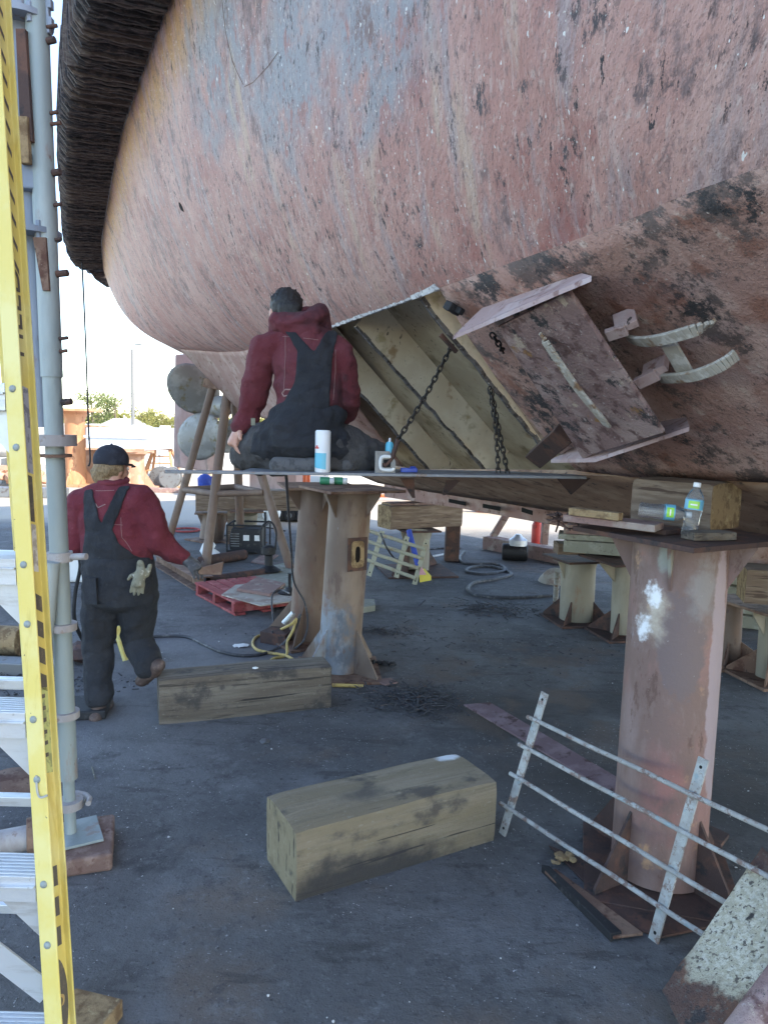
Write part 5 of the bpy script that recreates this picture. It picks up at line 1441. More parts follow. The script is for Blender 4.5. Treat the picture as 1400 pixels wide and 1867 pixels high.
# scraper held in the right hand, pale glove tucked in the back pocket
q = wo+pxw(386,1040,.06); b = MB(); d = (at(402,1036,q.y)-at(366,1040,q.y)).normalized()
b.prism([q-d*.10+V(0,0,-.015), q+d*.06+V(0,0,-.035), q+d*.075+V(0,0,.045), q-d*.10+V(0,0,.02)], (0,.02,0)); simple('scraper', 'brown flat scraper held in the gloved right hand of the walking man', 'scraper', b, m_rust, q, bevel=.003)
gl = wo + pxw(258,1058,-.20)
b = MB(); hand(b, pxw(258,1042,-.20), V(-.25,0,-1), V(0,1,.0), -1, curl=.10, spread=.10, size=.175, sk=1.0)
b.limb([pxw(256,1026,-.19), pxw(258,1046,-.20)], [(.020,.014,.02),(.032,.016,.02)], 10)
b.limb([pxw(268,1048,-.19), pxw(274,1032,-.185)], [.018,.014], 8)
me = remesh(b, .006, 2, .003, 22); me.transform(MW); tag(link('work_glove', me, m_glovel, None, smooth=60, loc=gl), 'dirty cream work glove hanging fingers down from the walking man back pocket', 'glove')
# ================================================================ things about the yard
# guard panels: flat bars and rods, leaning
def guard(label, feet, tilt, uprights, rods, w, rr_, mat, matr, nrm_side=1):
    f0, f1_ = feet; d = (f1_-f0).normalized(); away = V(-d.y, d.x, 0)*nrm_side
    up = (V(0,0,1)*math.cos(tilt)+away*math.sin(tilt)); n = d.cross(up).normalized()
    t = thing('guard_panel', label, 'guard rail', lerp(f0,f1_,.5), 'leaning steel guard panels')
    Q = lambda x, y: onpl(x, y, f0, n)
    for (x0,y0,x1,y1) in uprights:
        a, c = Q(x0,y0), Q(x1,y1); b = MB()
        ud = (c-a).normalized(); s_ = ud.cross(n).normalized(); nn = n if n.dot(EYEV-a) > 0 else -n
        L = (c-a).length; m_ = 14
        lft = [lerp(a,c,k/m_)-s_*(w/2+.0012*mnoise.noise(V(k,x0,0))) for k in range(m_+1)]; rgt = [lerp(a,c,k/m_)+s_*(w/2+.0012*mnoise.noise(V(k,x0,5))) for k in range(m_+1)]
        b.prism(lft+rgt[::-1], -nn*.009); u_ = b.build('upright', mat, t, bevel=.0012)
        for e_ in (a+ud*.035*w/.045, c-ud*.035*w/.045):
            b = MB(); b.cyl(e_+nn*.0006, e_-nn*.0003, w*.15, n=12); b.build('bolt_hole', m_hole, u_)
    for (x0,y0,x1,y1) in rods:
        nn = n if n.dot(EYEV-f0) > 0 else -n
        a, c = Q(x0,y0)+nn*rr_*.9, Q(x1,y1)+nn*rr_*.9
        b = MB(); b.tube([lerp(a,c,k/12)+V(0,0,.0015)*math.sin(k*1.3) for k in range(13)], rr_, 10); b.build('rod', matr, t, smooth=35)
    return t
guard('weathered white guard panel of four rods leaning on the nearest stand', (gr(914,1522), gr(1189,1716)), .23,
      [(992,1263,914,1522),(1281,1383,1189,1716)],
      [(964,1307,1460,1541),(948,1357,1455,1627),(932,1410,1420,1703),(914,1464,1400,1778)], .042, .0098, m_railw, m_railw)
guard('far small cream guard panel leaning behind the slotted stand, yellow cloth at its foot', (gr(678,1058), gr(757,1066)), .12,
      [(742,978,722,1053),(778,984,755,1066),(697,968,672,1050)],
      [(668,966,776,1001),(668,986,770,1018),(668,1004,764,1036),(668,1020,758,1054)], .06, .022, m_raily, m_raily, 1)
# rusty plate strips and channel near the nearest stand
def slab(name, label, cat, pts, h, mat, bevel=.003, group=None):
    b = MB(); b.prism(pts, (0,0,h)); return tag(b.build(name, mat, loc=pts[0], bevel=bevel), label, cat, group)
sA, sB, sC, sD = gr(845,1287,.02), gr(893,1283,.045), gr(1124,1420,.045), gr(1120,1452,.02)
slab('rusty_strip', 'long purplish rusty steel strip on the ground left of the nearest stand', 'steel strip', [sA,sB,sC,sD], .012, m_purplestrip)
slab('rusty_plate', 'tan rusty plate with dark raised edge on the ground under the guard panel', 'steel plate', [gr(992,1592,.012), gr(1012,1588,.012), gr(1172,1706,.012), gr(1118,1713,.012)], .012, m_rust)
slab('dark_angle', 'black steel angle along the edge of the tan rusty plate', 'steel angle', [gr(986,1590,.0), gr(1000,1592,.0), gr(1132,1714,.0), gr(1112,1718,.0)], .035, m_dark)
slab('rusty_plate', 'dull brown plate under the upright of the guard panel, beside the stand foot', 'steel plate', [gr(1000,1544,.006), gr(1040,1560,.006), gr(1310,1690,.006), gr(1205,1712,.006), gr(1140,1690,.006)], .010, m_rustdark)
b = MB(); p = gr(1024,1576); rr = random.Random(2)
for k in range(14): ico(b, p+V(rr.uniform(-.045,.045), rr.uniform(-.03,.03), .018+rr.uniform(0,.02)), rr.uniform(.012,.024))
simple('scale_lump', 'crumbly pale lump of scale beside the tan rusty plate', 'scale lump', b, m_endgrain, p)
b = MB(); p = gr(1300,1530); b.prism([gr(1290,1510,.0), gr(1328,1528,.0), gr(1312,1548,.0), gr(1296,1540,.0)], (0,0,.02)); simple('scrap_piece', 'small dark steel offcut behind the right gusset of the nearest stand', 'scrap', b, m_rustdark, p)
# barnacled plate in the near right corner
a_ = gr(1213,1816,.10); c_ = gr(1395,1553,.42); d_ = gr(1300,1985,.10); e_ = c_+(d_-a_)*1.15
nn = (c_-a_).cross(d_-a_).normalized(); nn = nn if nn.z > 0 else -nn
bc_ = lerp(lerp(a_,c_,.62), lerp(d_,e_,.62), .45)
m_barn = mk('barnacle_crust', (.12,.07,.055), [LY((.19,.10,.065),6,.48,.64), LY((.055,.045,.045),10,.55,.66), LY((.50,.46,.34),None,blob=(bc_,(.22,.27,.24)),bn=7,ba=1.2,edge=.8), LY((.64,.61,.50),(50,50,50),.47,.58,blob=(bc_,(.22,.27,.24)),bn=7,ba=1.2,edge=.7), LY((.14,.12,.10),(64,64,64),.56,.63), LY((.05,.045,.045),(11,11,11),.60,.68)], .9, 0, [(60,.010),(160,.005)])
bp_ = thing('barnacled_plate', 'thick rusty plate crusted with pale barnacles, tilted in the near right corner', 'steel plate', V(a_.x+.3,a_.y,0))
b = MB(); n = 26
def bq_(u, v):
    p = lerp(lerp(a_,c_,u), lerp(d_,e_,u), v)
    s_ = mnoise.noise(p*3.1)
    f = max(0, min(1, 3*(u-.10-.25*mnoise.noise(p*7))))*max(0, min(1, 4*(v-.02)))
    q = p + nn*(.010*f*(.5+.5*mnoise.noise(p*38)) + .006*f*mnoise.noise(p*90))
    if v == 0: q += (d_-a_).normalized()*.010*mnoise.noise(p*11)
    return q
b.grid([[bq_(i/40, j/40) for j in range(41)] for i in range(41)]); b.build('crusted_face', m_barn, bp_, smooth=True, solid=.022)
b = MB(); t0, t1 = lerp(a_,d_,1.0)+nn*.03, lerp(c_,e_,1.0)+nn*.03
b.tube([lerp(t0,t1,k/10) for k in range(11)], .045, 20); b.build('edge_tube', m_panel, bp_, smooth=35)
b = MB(); q = lerp(a_,e_,.5); b.box(V(q.x+.12,q.y+.05,(q.z-.06)/2), (.35,.25,q.z-.08)); b.build('leg_block', m_rustdark, bp_, bevel=.01)

# steel tripod under the stern
ap = at(400,712,10.0)
tri = thing('pipe_trestle', 'tall brown steel pipe trestle with four legs spreading under the stern', 'trestle', V(ap.x, ap.y, 0))
F1, F2, F3, F4 = gr(300,1013), gr(375,1034), gr(440,1004), gr(532,1044)
A1, A2 = at(388,706,10.0), at(415,716,9.9)
for f_, a, r_ in ((F1,A1,.052),(F2,A2,.062),(F3,A2+V(.05,.25,-.05),.06),(F4,A2+V(.12,.05,-.05),.056)):
    b = MB(); b.cyl(f_, a, r_, n=18); b.build('leg', m_stand, tri, smooth=35)
b = MB(); b.beam(A1+V(-.1,0,.06), A2+V(.18,0,.04), .12, .12); b.build('head_bar', m_rust, tri, bevel=.01)
def onleg(f_, a, y):
    best = min((abs(pry(lerp(f_,a,k/400))-y), k) for k in range(401)); return lerp(f_,a,best[1]/400)
def pry(q):
    d_ = q-EYEV; return CYY-CF*d_.dot(UP)/d_.dot(FW)
L = {1:onleg(F1,A1,893),2:onleg(F2,A2,900),3:onleg(F3,A2,888),4:onleg(F4,A2,898)}
for i, j in ((1,2),(2,4),(4,3),(3,1)):
    b = MB(); b.cyl(L[i], L[j], .042, n=14); b.build('rung', m_stand, tri, smooth=35)
b = MB(); ico(b, gr(378,1018)+V(0,0,.14), .12, .3, 1.2); ico(b, gr(384,1024)+V(.06,-.02,.09), .09, .3, .9); simple('white_rag', 'white rag tied round the foot of the trestle leg', 'rag', b, m_paper, gr(378,1028))
# steel beams on the ground
def hbeam(label, a, c, h, w, mat):
    t = thing('steel_beam', label, 'steel beam', a); d = (c-a).normalized(); s_ = V(-d.y,d.x,0)
    b = MB()
    b.prism([a-s_*w/2, a+s_*w/2, a+s_*w/2+V(0,0,.012), a-s_*w/2+V(0,0,.012)], c-a); b.build('flange', mat, t)
    b = MB(); b.prism([a-s_*w/2+V(0,0,h), a+s_*w/2+V(0,0,h), a+s_*w/2+V(0,0,h-.012), a-s_*w/2+V(0,0,h-.012)], c-a); b.build('flange', mat, t)
    b = MB(); b.prism([a-s_*.005+V(0,0,.012), a+s_*.005+V(0,0,.012), a+s_*.005+V(0,0,h-.012), a-s_*.005+V(0,0,h-.012)], c-a); b.build('web', mat, t)
hbeam('brown steel beam on the ground beyond the hand of the walking man', gr(372,1076), gr(286,1024), .15, .22, m_rust)
b = MB(); b.cyl(gr(380,1068)+V(0,0,.06), gr(495,1052)+V(0,0,.06), .06, n=16); simple('round_bar', 'dark round bar lying behind the red pallet', 'steel bar', b, m_rustdark, gr(380,1068), 35)
b = MB(); b.cyl(gr(366,1034)+V(0,0,.07), gr(446,1020)+V(0,0,.07), .07, n=16); simple('round_bar', 'dark round bar lying between the feet of the pipe trestle', 'steel bar', b, m_rustdark, gr(366,1034), 35)
# pallet with sheets
pa, pb, pd = gr(428,1124), gr(546,1108), gr(394,1082)
t = thing('pallet', 'low red wooden pallet left of the stands, sheets of plywood on it', 'pallet', pa)
e1 = (pb-pa); L1_ = e1.length; e1n = e1.normalized(); e2 = V(-e1n.y, e1n.x, 0); L2_ = (pd-pa).length
Mrz = Matrix.Rotation(math.atan2(e1n.y,e1n.x),3,'Z')
for k in range(3):
    b = MB(); b.box(pa+e2*(.05+(L2_-.1)*k/2)+e1n*L1_/2+V(0,0,.075), (L1_,.06,.09), Mrz); b.build('stringer', m_palred, t, bevel=.004)
    b = MB(); b.box(pa+e1n*(.06+(L1_-.12)*k/2)+e2*L2_/2+V(0,0,.015), (.11,L2_,.025), Mrz); b.build('bottom_board', m_palred, t, bevel=.003)
for k in range(6):
    b = MB(); b.box(pa+e1n*(.05+(L1_-.1)*k/5)+e2*L2_/2+V(0,0,.132), (.10,L2_+.02,.022), Mrz); b.build('deck_board', m_palred, t, bevel=.003)
pz = .146
for i, (P, h, mat, lab) in enumerate((
    ([(404,1086),(476,1106),(545,1096),(500,1062),(430,1068)], .012, m_ply, 'pale plywood sheet lying flat on the red pallet'),
    ([(432,1078),(492,1088),(520,1068),(470,1056)], .03, m_plank, 'pinkish board lying askew over the plywood on the pallet'),
    )):
    slab('board', lab, 'board', [gr(x,y,pz+.013*i+(.002 if i else 0)) for x,y in P], h, mat, .002, 'sheets on the red pallet')
slab('panel', 'pale grey-green slab on the ground behind the red pallet', 'slab', [gr(444,1052), gr(500,1080), gr(566,1060), gr(520,1034)], .06, m_paleplank)
slab('panel', 'pale grey slab beside the foot of the rear brown stand', 'slab', [gr(500,1086,.10), gr(552,1112,.10), gr(570,1075,.10), gr(530,1066,.10)], .05, m_paleplank)
slab('panel', 'small pale slab on the ground right of the slotted stand', 'slab', [gr(662,1118), gr(684,1114), gr(682,1102), gr(664,1102)], .06, m_paleplank)
slab('board', 'thin pinkish sheet lying by the generator', 'board', [gr(458,1026), gr(482,1030), gr(508,1014), gr(482,1010)], .02, m_plank)
# magnet tools on the slabs
def magtool(label, p, s, cable=True):
    t = thing('magnetic_drill', label, 'tool', p)
    b = MB(); b.lathe([(.13*s,0),(.15*s,.02*s),(.09*s,.06*s),(.05*s,.08*s),(.05*s,.20*s),(.085*s,.22*s),(.085*s,.30*s),(.03*s,.33*s)], p, 20); b.build('tool_body', m_black, t, smooth=35)
    b = MB(); b.tube(crom([p+V(-.08*s,0,.2*s), p+V(-.1*s,0,.5*s), p+V(.0,0,.62*s), p+V(.09*s,0,.5*s), p+V(.07*s,0,.22*s)],5), .012*s, 8); b.build('handle', m_dark, t, smooth=True)
magtool('black machine with a looped handle standing on the far pale slab', gr(490,1042,.065), 1.0)
p = gr(528,1082,.155); t = thing('magnetic_base', 'small black round base with a stem on the near pale slab', 'tool', p)  # small magnetic base with a stem
b = MB(); b.lathe([(.11,0),(.12,.015),(.06,.03),(.045,.06),(.016,.065),(.016,.20),(.022,.21)], p, 18); b.build('tool_body', m_black, t, smooth=35)
# generator
g0 = gr(448,1012); t = thing('generator', 'dark engine generator in a tube frame standing under the pipe trestle', 'generator', g0)
b = MB(); b.box(g0+V(0,.25,.20), (.44,.40,.34)); b.build('engine_case', m_black, t, bevel=.02)
b = MB(); b.cyl(g0+V(-.24,.2,.17), g0+V(-.12,.2,.17), .16, n=20); b.build('fan_cover', m_dark, t, smooth=35, bevel=.01)
b = MB()
for sx_ in (-.27,.27):
    for sy in (.02,.5): b.tube([g0+V(sx_,sy,0), g0+V(sx_,sy,.42)], .013, 8)
for sy in (.02,.5): b.tube([g0+V(-.27,sy,.42), g0+V(.27,sy,.42)], .013, 8); b.tube([g0+V(-.27,sy,.05), g0+V(.27,sy,.05)], .013, 8)
for sx_ in (-.27,.27): b.tube([g0+V(sx_,.02,.42), g0+V(sx_,.5,.42)], .013, 8)
b.build('tube_frame', m_dark, t, smooth=True)
for dx in (.0, .16): b = MB(); b.box(g0+V(dx,.046,.24),(.085,.004,.08)); b.build('plate', m_white, t)
b = MB()
for k in range(6): b.box(g0+V(-.16,.044,.12+k*.035),(.12,.01,.012))
b.build('cooling_fins', m_steelgrey, t)
# orange machine and reflector lamp
o0 = gr(530,952); t = thing('compressor', 'orange framed engine compressor at the back, left of the rear brown stand', 'compressor', o0)
b = MB()
for sx_ in (-.24,.26):
    for sy in (0,.7): b.beam(o0+V(sx_,sy,.35), o0+V(sx_,sy,1.0), .07,.07)
    b.beam(o0+V(sx_,0,1.0), o0+V(sx_,.7,1.0), .07,.07); 
for z in (.40,.70,.99): b.beam(o0+V(-.24,0,z), o0+V(.26,0,z), .06,.06)
b.build('orange_frame', m_orangep, t, bevel=.008)
b = MB(); b.box(o0+V(0,.3,.17),(.8,.6,.30)); b.box(o0+V(.02,.35,.58),(.34,.5,.30)); b.build('engine', m_black, t, bevel=.03)
for dx in (-.25,-.02,.22):
    b = MB(); b.cyl(o0+V(dx,-.03,.13), o0+V(dx,.05,.13), .11, n=16); w_ = b.build('wheel', m_dark, t, smooth=35, bevel=.02); b = MB(); b.cyl(o0+V(dx,-.045,.13), o0+V(dx,-.03,.13), .05, n=14); b.build('hub', m_steelgrey, w_, smooth=35)
b = MB(); b.box(o0+V(.05,.0,.80),(.22,.03,.13)); b.build('tank', m_dark, t, bevel=.02)
b = MB(); b.tube([o0+V(-.42,.1,.3), o0+V(-.45,.1,.9), o0+V(-.30,.1,1.2)], .05, 10); b.box(o0+V(-.35,.1,1.15),(.2,.2,.18)); b.build('exhaust', m_rustdark, t)
l0 = gr(494,958); t = thing('floor_lamp', 'white round reflector lamp standing on the ground left of the compressor', 'lamp', l0)
b = MB(); c = l0+V(-.02,0,.24); axl = V(.75,-.66,.05).normalized()*-1; 
b.lathe([(.0,0.02),(.19,.0),(.20,.02),(.16,.12),(.06,.22),(0,.24)], c, 24, V(.5,.85,0)); b.build('reflector', m_white, t, smooth=35)
b = MB(); b.tube([l0+V(-.1,0,0), c+V(-.1,.05,0)], .02, 8); b.tube([l0+V(.1,0,0), c+V(.1,.05,0)], .02, 8); b.build('lamp_stand', m_dark, t)
p = gr(474,952); b = MB(); b.lathe([(.42,0),(.42,.02),(.02,.42)], p+V(-.2,.4,0), 24); simple('striped_mat', 'pale greenish cone of netting lying behind the lamp', 'netting', b, m_paleplank, p, 35)
# blue jug on the long far timber
p = at(374,888,11.6); t = thing('jug', 'bright blue jug standing on the long far timber', 'jug', p)
b = MB(); b.lathe([(.09,0),(.11,.03),(.115,.14),(.07,.19),(.035,.20),(.035,.235)], p, 18); b.build('jug_body', m_blue, t, smooth=40)
b = MB(); b.tube(crom([p+V(.09,0,.16), p+V(.15,0,.15), p+V(.14,0,.07), p+V(.11,0,.05)],4), .014, 8); b.build('handle', m_blue, t, smooth=True)
# hoses and cables
def hose(label, pts, r, mat, name='hose', cat='hose', grp=None, per=6, n=8):
    P = crom(pts, per); b = MB(); b.tube(P, r, n); return tag(b.build(name, mat, loc=P[0], smooth=True), label, cat, grp)
gh = lambda x, y, z=.012: gr(x, y, z)
hose('grey-black air hose running on the ground from the walking man to the rear stand', [gh(232,1166), gh(290,1160), gh(340,1161), gh(372,1175), gh(402,1188), gh(440,1195), gh(480,1192), gh(512,1178), at(535,1150,6.0), at(548,1120,6.0)], .013, m_hose)
hose('dark hose hanging from the left hand of the walking man', [wo+LW+V(-.03,.02,-.02), at(147,1035,4.75), at(138,1080,4.75), at(136,1125,4.75), at(148,1160,4.9), gh(165,1178), gh(215,1170)], .013, m_dark)
hose('yellow hose looped on the ground behind the weathered timber block', [at(541,1128,5.95), at(528,1140,5.95), gh(500,1152), gh(470,1160), gh(461,1172), gh(468,1184), gh(490,1190), gh(520,1195), gh(540,1206)], .012, m_yhose)
hose('second yellow hose dropping by the rear stand to the ground', [at(541,1128,5.95), at(534,1150,5.9), at(524,1170,5.85), gh(522,1195), gh(500,1200), gh(488,1210)], .011, m_yhose)
hose('thin black cable hanging from the platform along the rear stand', [at(522,868,3.78), at(526,930,4.6), at(531,1000,5.6), at(536,1060,5.9), at(556,1100,5.95), at(561,1140,5.95), at(552,1170,5.9), gh(530,1184), gh(503,1172,.02), at(497,1150,6.1)], .008, m_hose, 'cable', 'cable')
hose('black cable drooping from the stem of the magnetic base', [gr(528,1082,.3), at(512,1076,6.9), at(498,1082,6.8), at(496,1105,6.6), at(501,1140,6.4), gh(512,1160)], .009, m_hose, 'cable', 'cable')
b = MB(); p = at(524,1128,5.95); b.cyl(p+V(-.03,0,-.04), p+V(.05,0,.05), .022, n=12); simple('hose_coupling', 'bright steel hose coupling joining the yellow hoses', 'coupling', b, m_alum, p, 35)
hose('grey hose coiled on the ground in the middle distance, running to the right', [gh(846,1006), gh(838,1018), gh(850,1028), gh(905,1029), gh(921,1040), gh(880,1047), gh(850,1042), gh(862,1034), gh(900,1034), gh(932,1046), gh(905,1056), gh(866,1062), gh(853,1074), gh(872,1086), gh(930,1090), gh(1000,1086), gh(1016,1082)], .022, m_hose)
hose('two thin wires running on the sunlit ground behind the dark post', [gh(758,1004), gh(790,1000), gh(840,1000)], .015, m_hose, 'cable', 'cable')
hose('pale cable lying behind the far guard panel', [gh(757,1018), gh(790,1014), gh(812,1010)], .015, m_white, 'cable', 'cable')
hose('dark cable curling beside the far guard panel', [at(694,972,8.6), at(706,1000,8.7), gh(722,1018), gh(740,1008), gh(812,998)], .012, m_hose, 'cable', 'cable')
hose('long dark line hanging from the torn end of the fender', [at(150,478,10.6), at(154,560,10.6), at(158,660,10.6), at(162,780,10.6), at(165,836,10.6), at(162,850,10.6)], .013, m_dark, 'rope', 'rope')
hose('thin black wire lying across the platform shadow behind the trestle', [gh(380,984), gh(420,974), gh(480,962), gh(520,968)], .012, m_dark, 'cable', 'cable')
b = MB(); b.tube([gh(340,966,.02)+V(.22*math.cos(a),.22*math.sin(a),0) for a in [2*math.pi*k/24 for k in range(24)]], .018, 8, closed=True); simple('hose_ring', 'small reddish ring of hose on the ground left of the trestle', 'hose', b, m_palred, gh(340,966), True)
# blue strut and yellow cloth
b = MB(); b.beam(at(745,966,8.9), at(762,1032,8.7), .05, .05); simple('blue_strut', 'blue bar leaning behind the far guard panel', 'bar', b, m_blue, at(762,1032,8.7), bevel=.006)
p = gr(772,1060); b = MB(); b.prism([gr(765,1062), gr(786,1058), gr(774,1044,.05), gr(764,1046,.08)], (0,.02,.05)); simple('yellow_cloth', 'yellow cloth lying at the foot of the far guard panel', 'cloth', b, m_flagy, p)
p = gr(766,1048); b = MB(); b.prism([at(764,1048,8.6), at(777,1048,8.6), at(768,1034,8.6)], (0,.04,0)); simple('pink_cloth', 'pink cloth scrap above the yellow cloth', 'cloth', b, m_flagp, p)
# yellow level behind the walking man
p = gr(233,1212); b = MB(); b.beam(gr(233,1208)+V(0,0,.02), at(214,1142,5.6), .07, .03); simple('yellow_bar', 'yellow bar leaning behind the legs of the walking man', 'bar', b, m_yellow, p, bevel=.004)
# debris heaps
def debris(label, px, n, spread, seed, lmax=.16, name='debris', mat=None):
    r2 = random.Random(seed); c = gr(*px); b = MB()
    for k in range(n):
        q = c+V(r2.gauss(0,spread[0]), r2.gauss(0,spread[1]), r2.uniform(.004,.03)); a = r2.random()*6.28; L = r2.uniform(.02,lmax)
        e = V(math.cos(a), math.sin(a), r2.uniform(-.2,.25))*L; e.z = max(e.z, .004-q.z)
        b.beam(q, q+e, r2.uniform(.003,.012), r2.uniform(.002,.006))
    for k in range(n): 
        q = c+V(r2.gauss(0,spread[0]*1.25), r2.gauss(0,spread[1]*1.25), .003); ico(b, q, r2.uniform(.003,.014), .4, .4)
    return tag(b.build(name, mat or m_grit, loc=c), label, 'debris', kind='stuff')
debris('dark heap of rod ends and scale on the ground before the slotted stand', (752,1278), 190, (.17,.13), 1)
debris('thin scatter of dark rods and grit in the middle distance', (902,1112), 110, (.22,.16), 2, .22)
debris('dark grit heap right beside the slotted stand', (688,1152), 70, (.17,.07), 3, .08)
debris('grit heap under the short pale stand', (1045,1128), 60, (.2,.06), 6, .06)
debris('sparse bits of scale and wire on the open floor beyond the rusty strip', (900,1190), 60, (.55,.45), 14, .09)
debris('dark grit and scraps behind the ladder', (20,1245), 200, (.35,.12), 7, .05)
b = MB(); p = gr(690,1214); 
for k in range(5): ico(b, p+V((k-2)*.05, .02*math.sin(k), .02), .04, .35, .5)
simple('rubber_scrap', 'black torn rubber scrap beside the foot of the slotted stand', 'scrap', b, m_dark, p)
slab('wood_chip', 'flat brown wood chip lying above the dark heap', 'wood chip', [gr(682,1242,.01), gr(702,1251,.01), gr(726,1246,.01), gr(712,1238,.01)], .012, m_plank)
b = MB(); b.cyl(gr(606,1249,.015), gr(662,1251,.018), .013, n=10); simple('yellow_rod', 'short yellowish rod lying beside the end of the weathered timber', 'rod', b, m_yhose, gr(606,1249), 35)
b = MB(); 
for k in range(4): ico(b, gr(1140 if 0 else 433+k*5,1178)+V(0,0,.008), .05, .4, .15)
simple('paper_scrap', 'white crumpled paper scrap on the ground by the hose loop', 'paper', b, m_paper, gr(433,1178))
p = gr(467,1218,.292); b = MB(); ico(b, p, .02, .4, .5); simple('paper_scrap', 'small white paper scrap on top of the weathered timber block', 'paper', b, m_paper, p)
for i, (x, y, x1, y1) in enumerate(((168,1398,174,1420),(160,1448,150,1470))):
    b = MB(); b.beam(gr(x,y,.004), gr(x1,y1,.004), .005, .004); simple('straw', ('short pale straw lying nearer the walking man','short pale straw lying nearer the wooden pad')[i], 'straw', b, m_glovel, gr(x,y))
p = gr(484,1352); b = MB(); ico(b, p+V(0,0,.006), .035, .3, .25); simple('flat_stone', 'small flat grey chip alone between the two timbers', 'chip', b, m_steelgrey, p)
slab('steel_wedge', 'dark steel wedge at the foot of the rear brown stand', 'steel wedge', [gr(474,1172), gr(520,1180), gr(545,1160), gr(535,1142)], .10, m_rustdark)
# far timber cradle with motor and extinguisher
t = thing('timber_cradle', 'far brown timber frame with slanting legs at the edge of the sunlit ground', 'timber frame', gr(950,1012))
b = MB(); b.beam(gr(888,1000)+V(0,0,.1), gr(1045,1032)+V(0,0,.1), .22, .20); b.build('base_beam', m_plank, t, bevel=.01)
for (x0,y0,x1,y1) in ((897,994,928,930),(990,1008,996,934)):
    q = gr(x0,y0+6); b = MB(); b.beam(q+V(0,0,.18), at(x1,y1,q.y), .10, .12, up=(0,1,0)); b.build('slanting_leg', m_plank, t, bevel=.01)
p = gr(938,1022); t = thing('motor', 'small black motor with a bright housing lying before the timber frame', 'motor', p)
b = MB(); b.cyl(p+V(-.18,.05,.12), p+V(.18,0,.12), .12, n=20); b.build('motor_body', m_black, t, smooth=35, bevel=.02)
b = MB(); b.lathe([(.13,0),(.13,.08),(.07,.12),(.04,.16)], p+V(.04,.02,.22), 18); b.build('housing', m_alum, t, smooth=35)
p = gr(986,1008)+V(0,.35,0); t = thing('fire_extinguisher', 'red fire extinguisher standing on the sunlit ground behind the timber frame', 'fire extinguisher', p)
b = MB(); b.lathe([(.085,0),(.09,.02),(.09,.38),(.06,.45),(.025,.47)], p, 18); b.build('cylinder', m_red, t, smooth=35)
b = MB(); b.box(p+V(.02,0,.50),(.10,.03,.05)); b.build('valve', m_black, t)
# round brown drum lid and white folded thing left of the short pale stand
p = gr(1012,1062); b = MB(); b.lathe([(.0,0),(.20,.0),(.22,.02),(.12,.14),(0,.17)], p, 22, (-.35,-.5,.8)); simple('brown_dish', 'tan dished lid lying left of the short pale stand', 'lid', b, m_ply, p, 35)
b = MB(); b.cyl(gr(1012,1098), at(1016,1040,7.4), .03, n=10); simple('white_pipe', 'white stained pipe leaning on the short pale stand', 'pipe', b, m_bar, gr(1012,1098), 35)
for k in range(4):
    slab('grey_board', ('lowest','second lowest','second from top','topmost')[k]+' wide grey board of the stack behind the right edge stands', 'board', [gr(1335,1196,.0)+V(0,1.2+.05*k,.13*k), gr(1460,1226,.0)+V(.4,1.2+.05*k,.13*k), gr(1460,1226)+V(.4,1.8,.13*k), gr(1335,1196)+V(0,1.8,.13*k)], .12, m_paleplank, .01, 'grey boards stacked at the right')
# ================================================================ background beyond the shade
def gp(x, Y): # ground point under picture column x at distance Y
    d = ray(x, 860); k = Y/d.y; return V(d.x*k, Y, 0)
def tstand(label, px, Y, w, h, cap, mat):
    p = gp(px, Y); t = thing('jack_stand', label, 'jack stand', p, 'far empty jack stands')
    b = MB(); b.lathe([(w*.5,0),(w*.5,h*.86),(w*.62,h*.93),(w*.9,h*.97)], p, 20); b.build('column', mat, t, smooth=35)
    b = MB(); b.box(p+V(0,0,h-.04),(cap,cap,.08)); b.build('cap_plate', mat, t, bevel=.01)
    b = MB(); b.box(p+V(0,0,.03),(w*2,w*2,.06)); b.build('base_plate', mat, t, bevel=.01)
    for k in range(3):
        a = k*2.1+.4; e = V(math.cos(a),math.sin(a),0); s_ = V(-e.y,e.x,0)*.02
        b = MB(); b.prism([p+e*w*.48+V(0,0,.06)-s_, p+e*w*.98+V(0,0,.06)-s_, p+e*w*.48+V(0,0,.5)-s_], s_*2); b.build('gusset', mat, t)
tstand('tallest orange jack stand with a wide cap, far left behind the staging', 139, 21.0, .55, 2.18, 1.15, m_orange)
tstand('shorter brown jack stand just right of the tallest one', 165, 22.5, .50, 1.72, .9, m_oakpost)
tstand('brown jack stand with flared head carrying the white barge', 246, 20.5, .55, 1.06, .85, m_oakpost)
tstand('rusty jack stand at the left end of the white barge', 193, 22.8, .7, 1.06, .85, m_oakpost)
# white barge on the stands
c0, c1_ = gp(158,20.2), gp(271,20.2)
z0 = 1.065; t = thing('barge', 'white flat-sided barge hull resting on far jack stands', 'barge', (c0+c1_)/2+V(0,2,z0))
b = MB(); b.hexa([c0+V(0,0,z0), c0+V(0,0,z0+.60), c0+V(-.4,5,z0), c0+V(-.4,5,z0+.60), c1_+V(-.1,0,z0), c1_+V(.05,0,z0+.60), c1_+V(.3,5,z0), c1_+V(.4,5,z0+.60)]); b.build('hull', m_barge, t, bevel=.04)
b = MB(); b.beam(c0+V(-.03,-.03,z0+.36), c1_+V(.03,-.03,z0+.36), .06, .06); b.build('rub_rail', m_barge, t, bevel=.01)
b = MB(); b.beam(c0+V(0,-.01,z0+.03), c1_+V(-.1,-.01,z0+.03), .05, .06); b.build('keel_strip', m_oakpost, t)
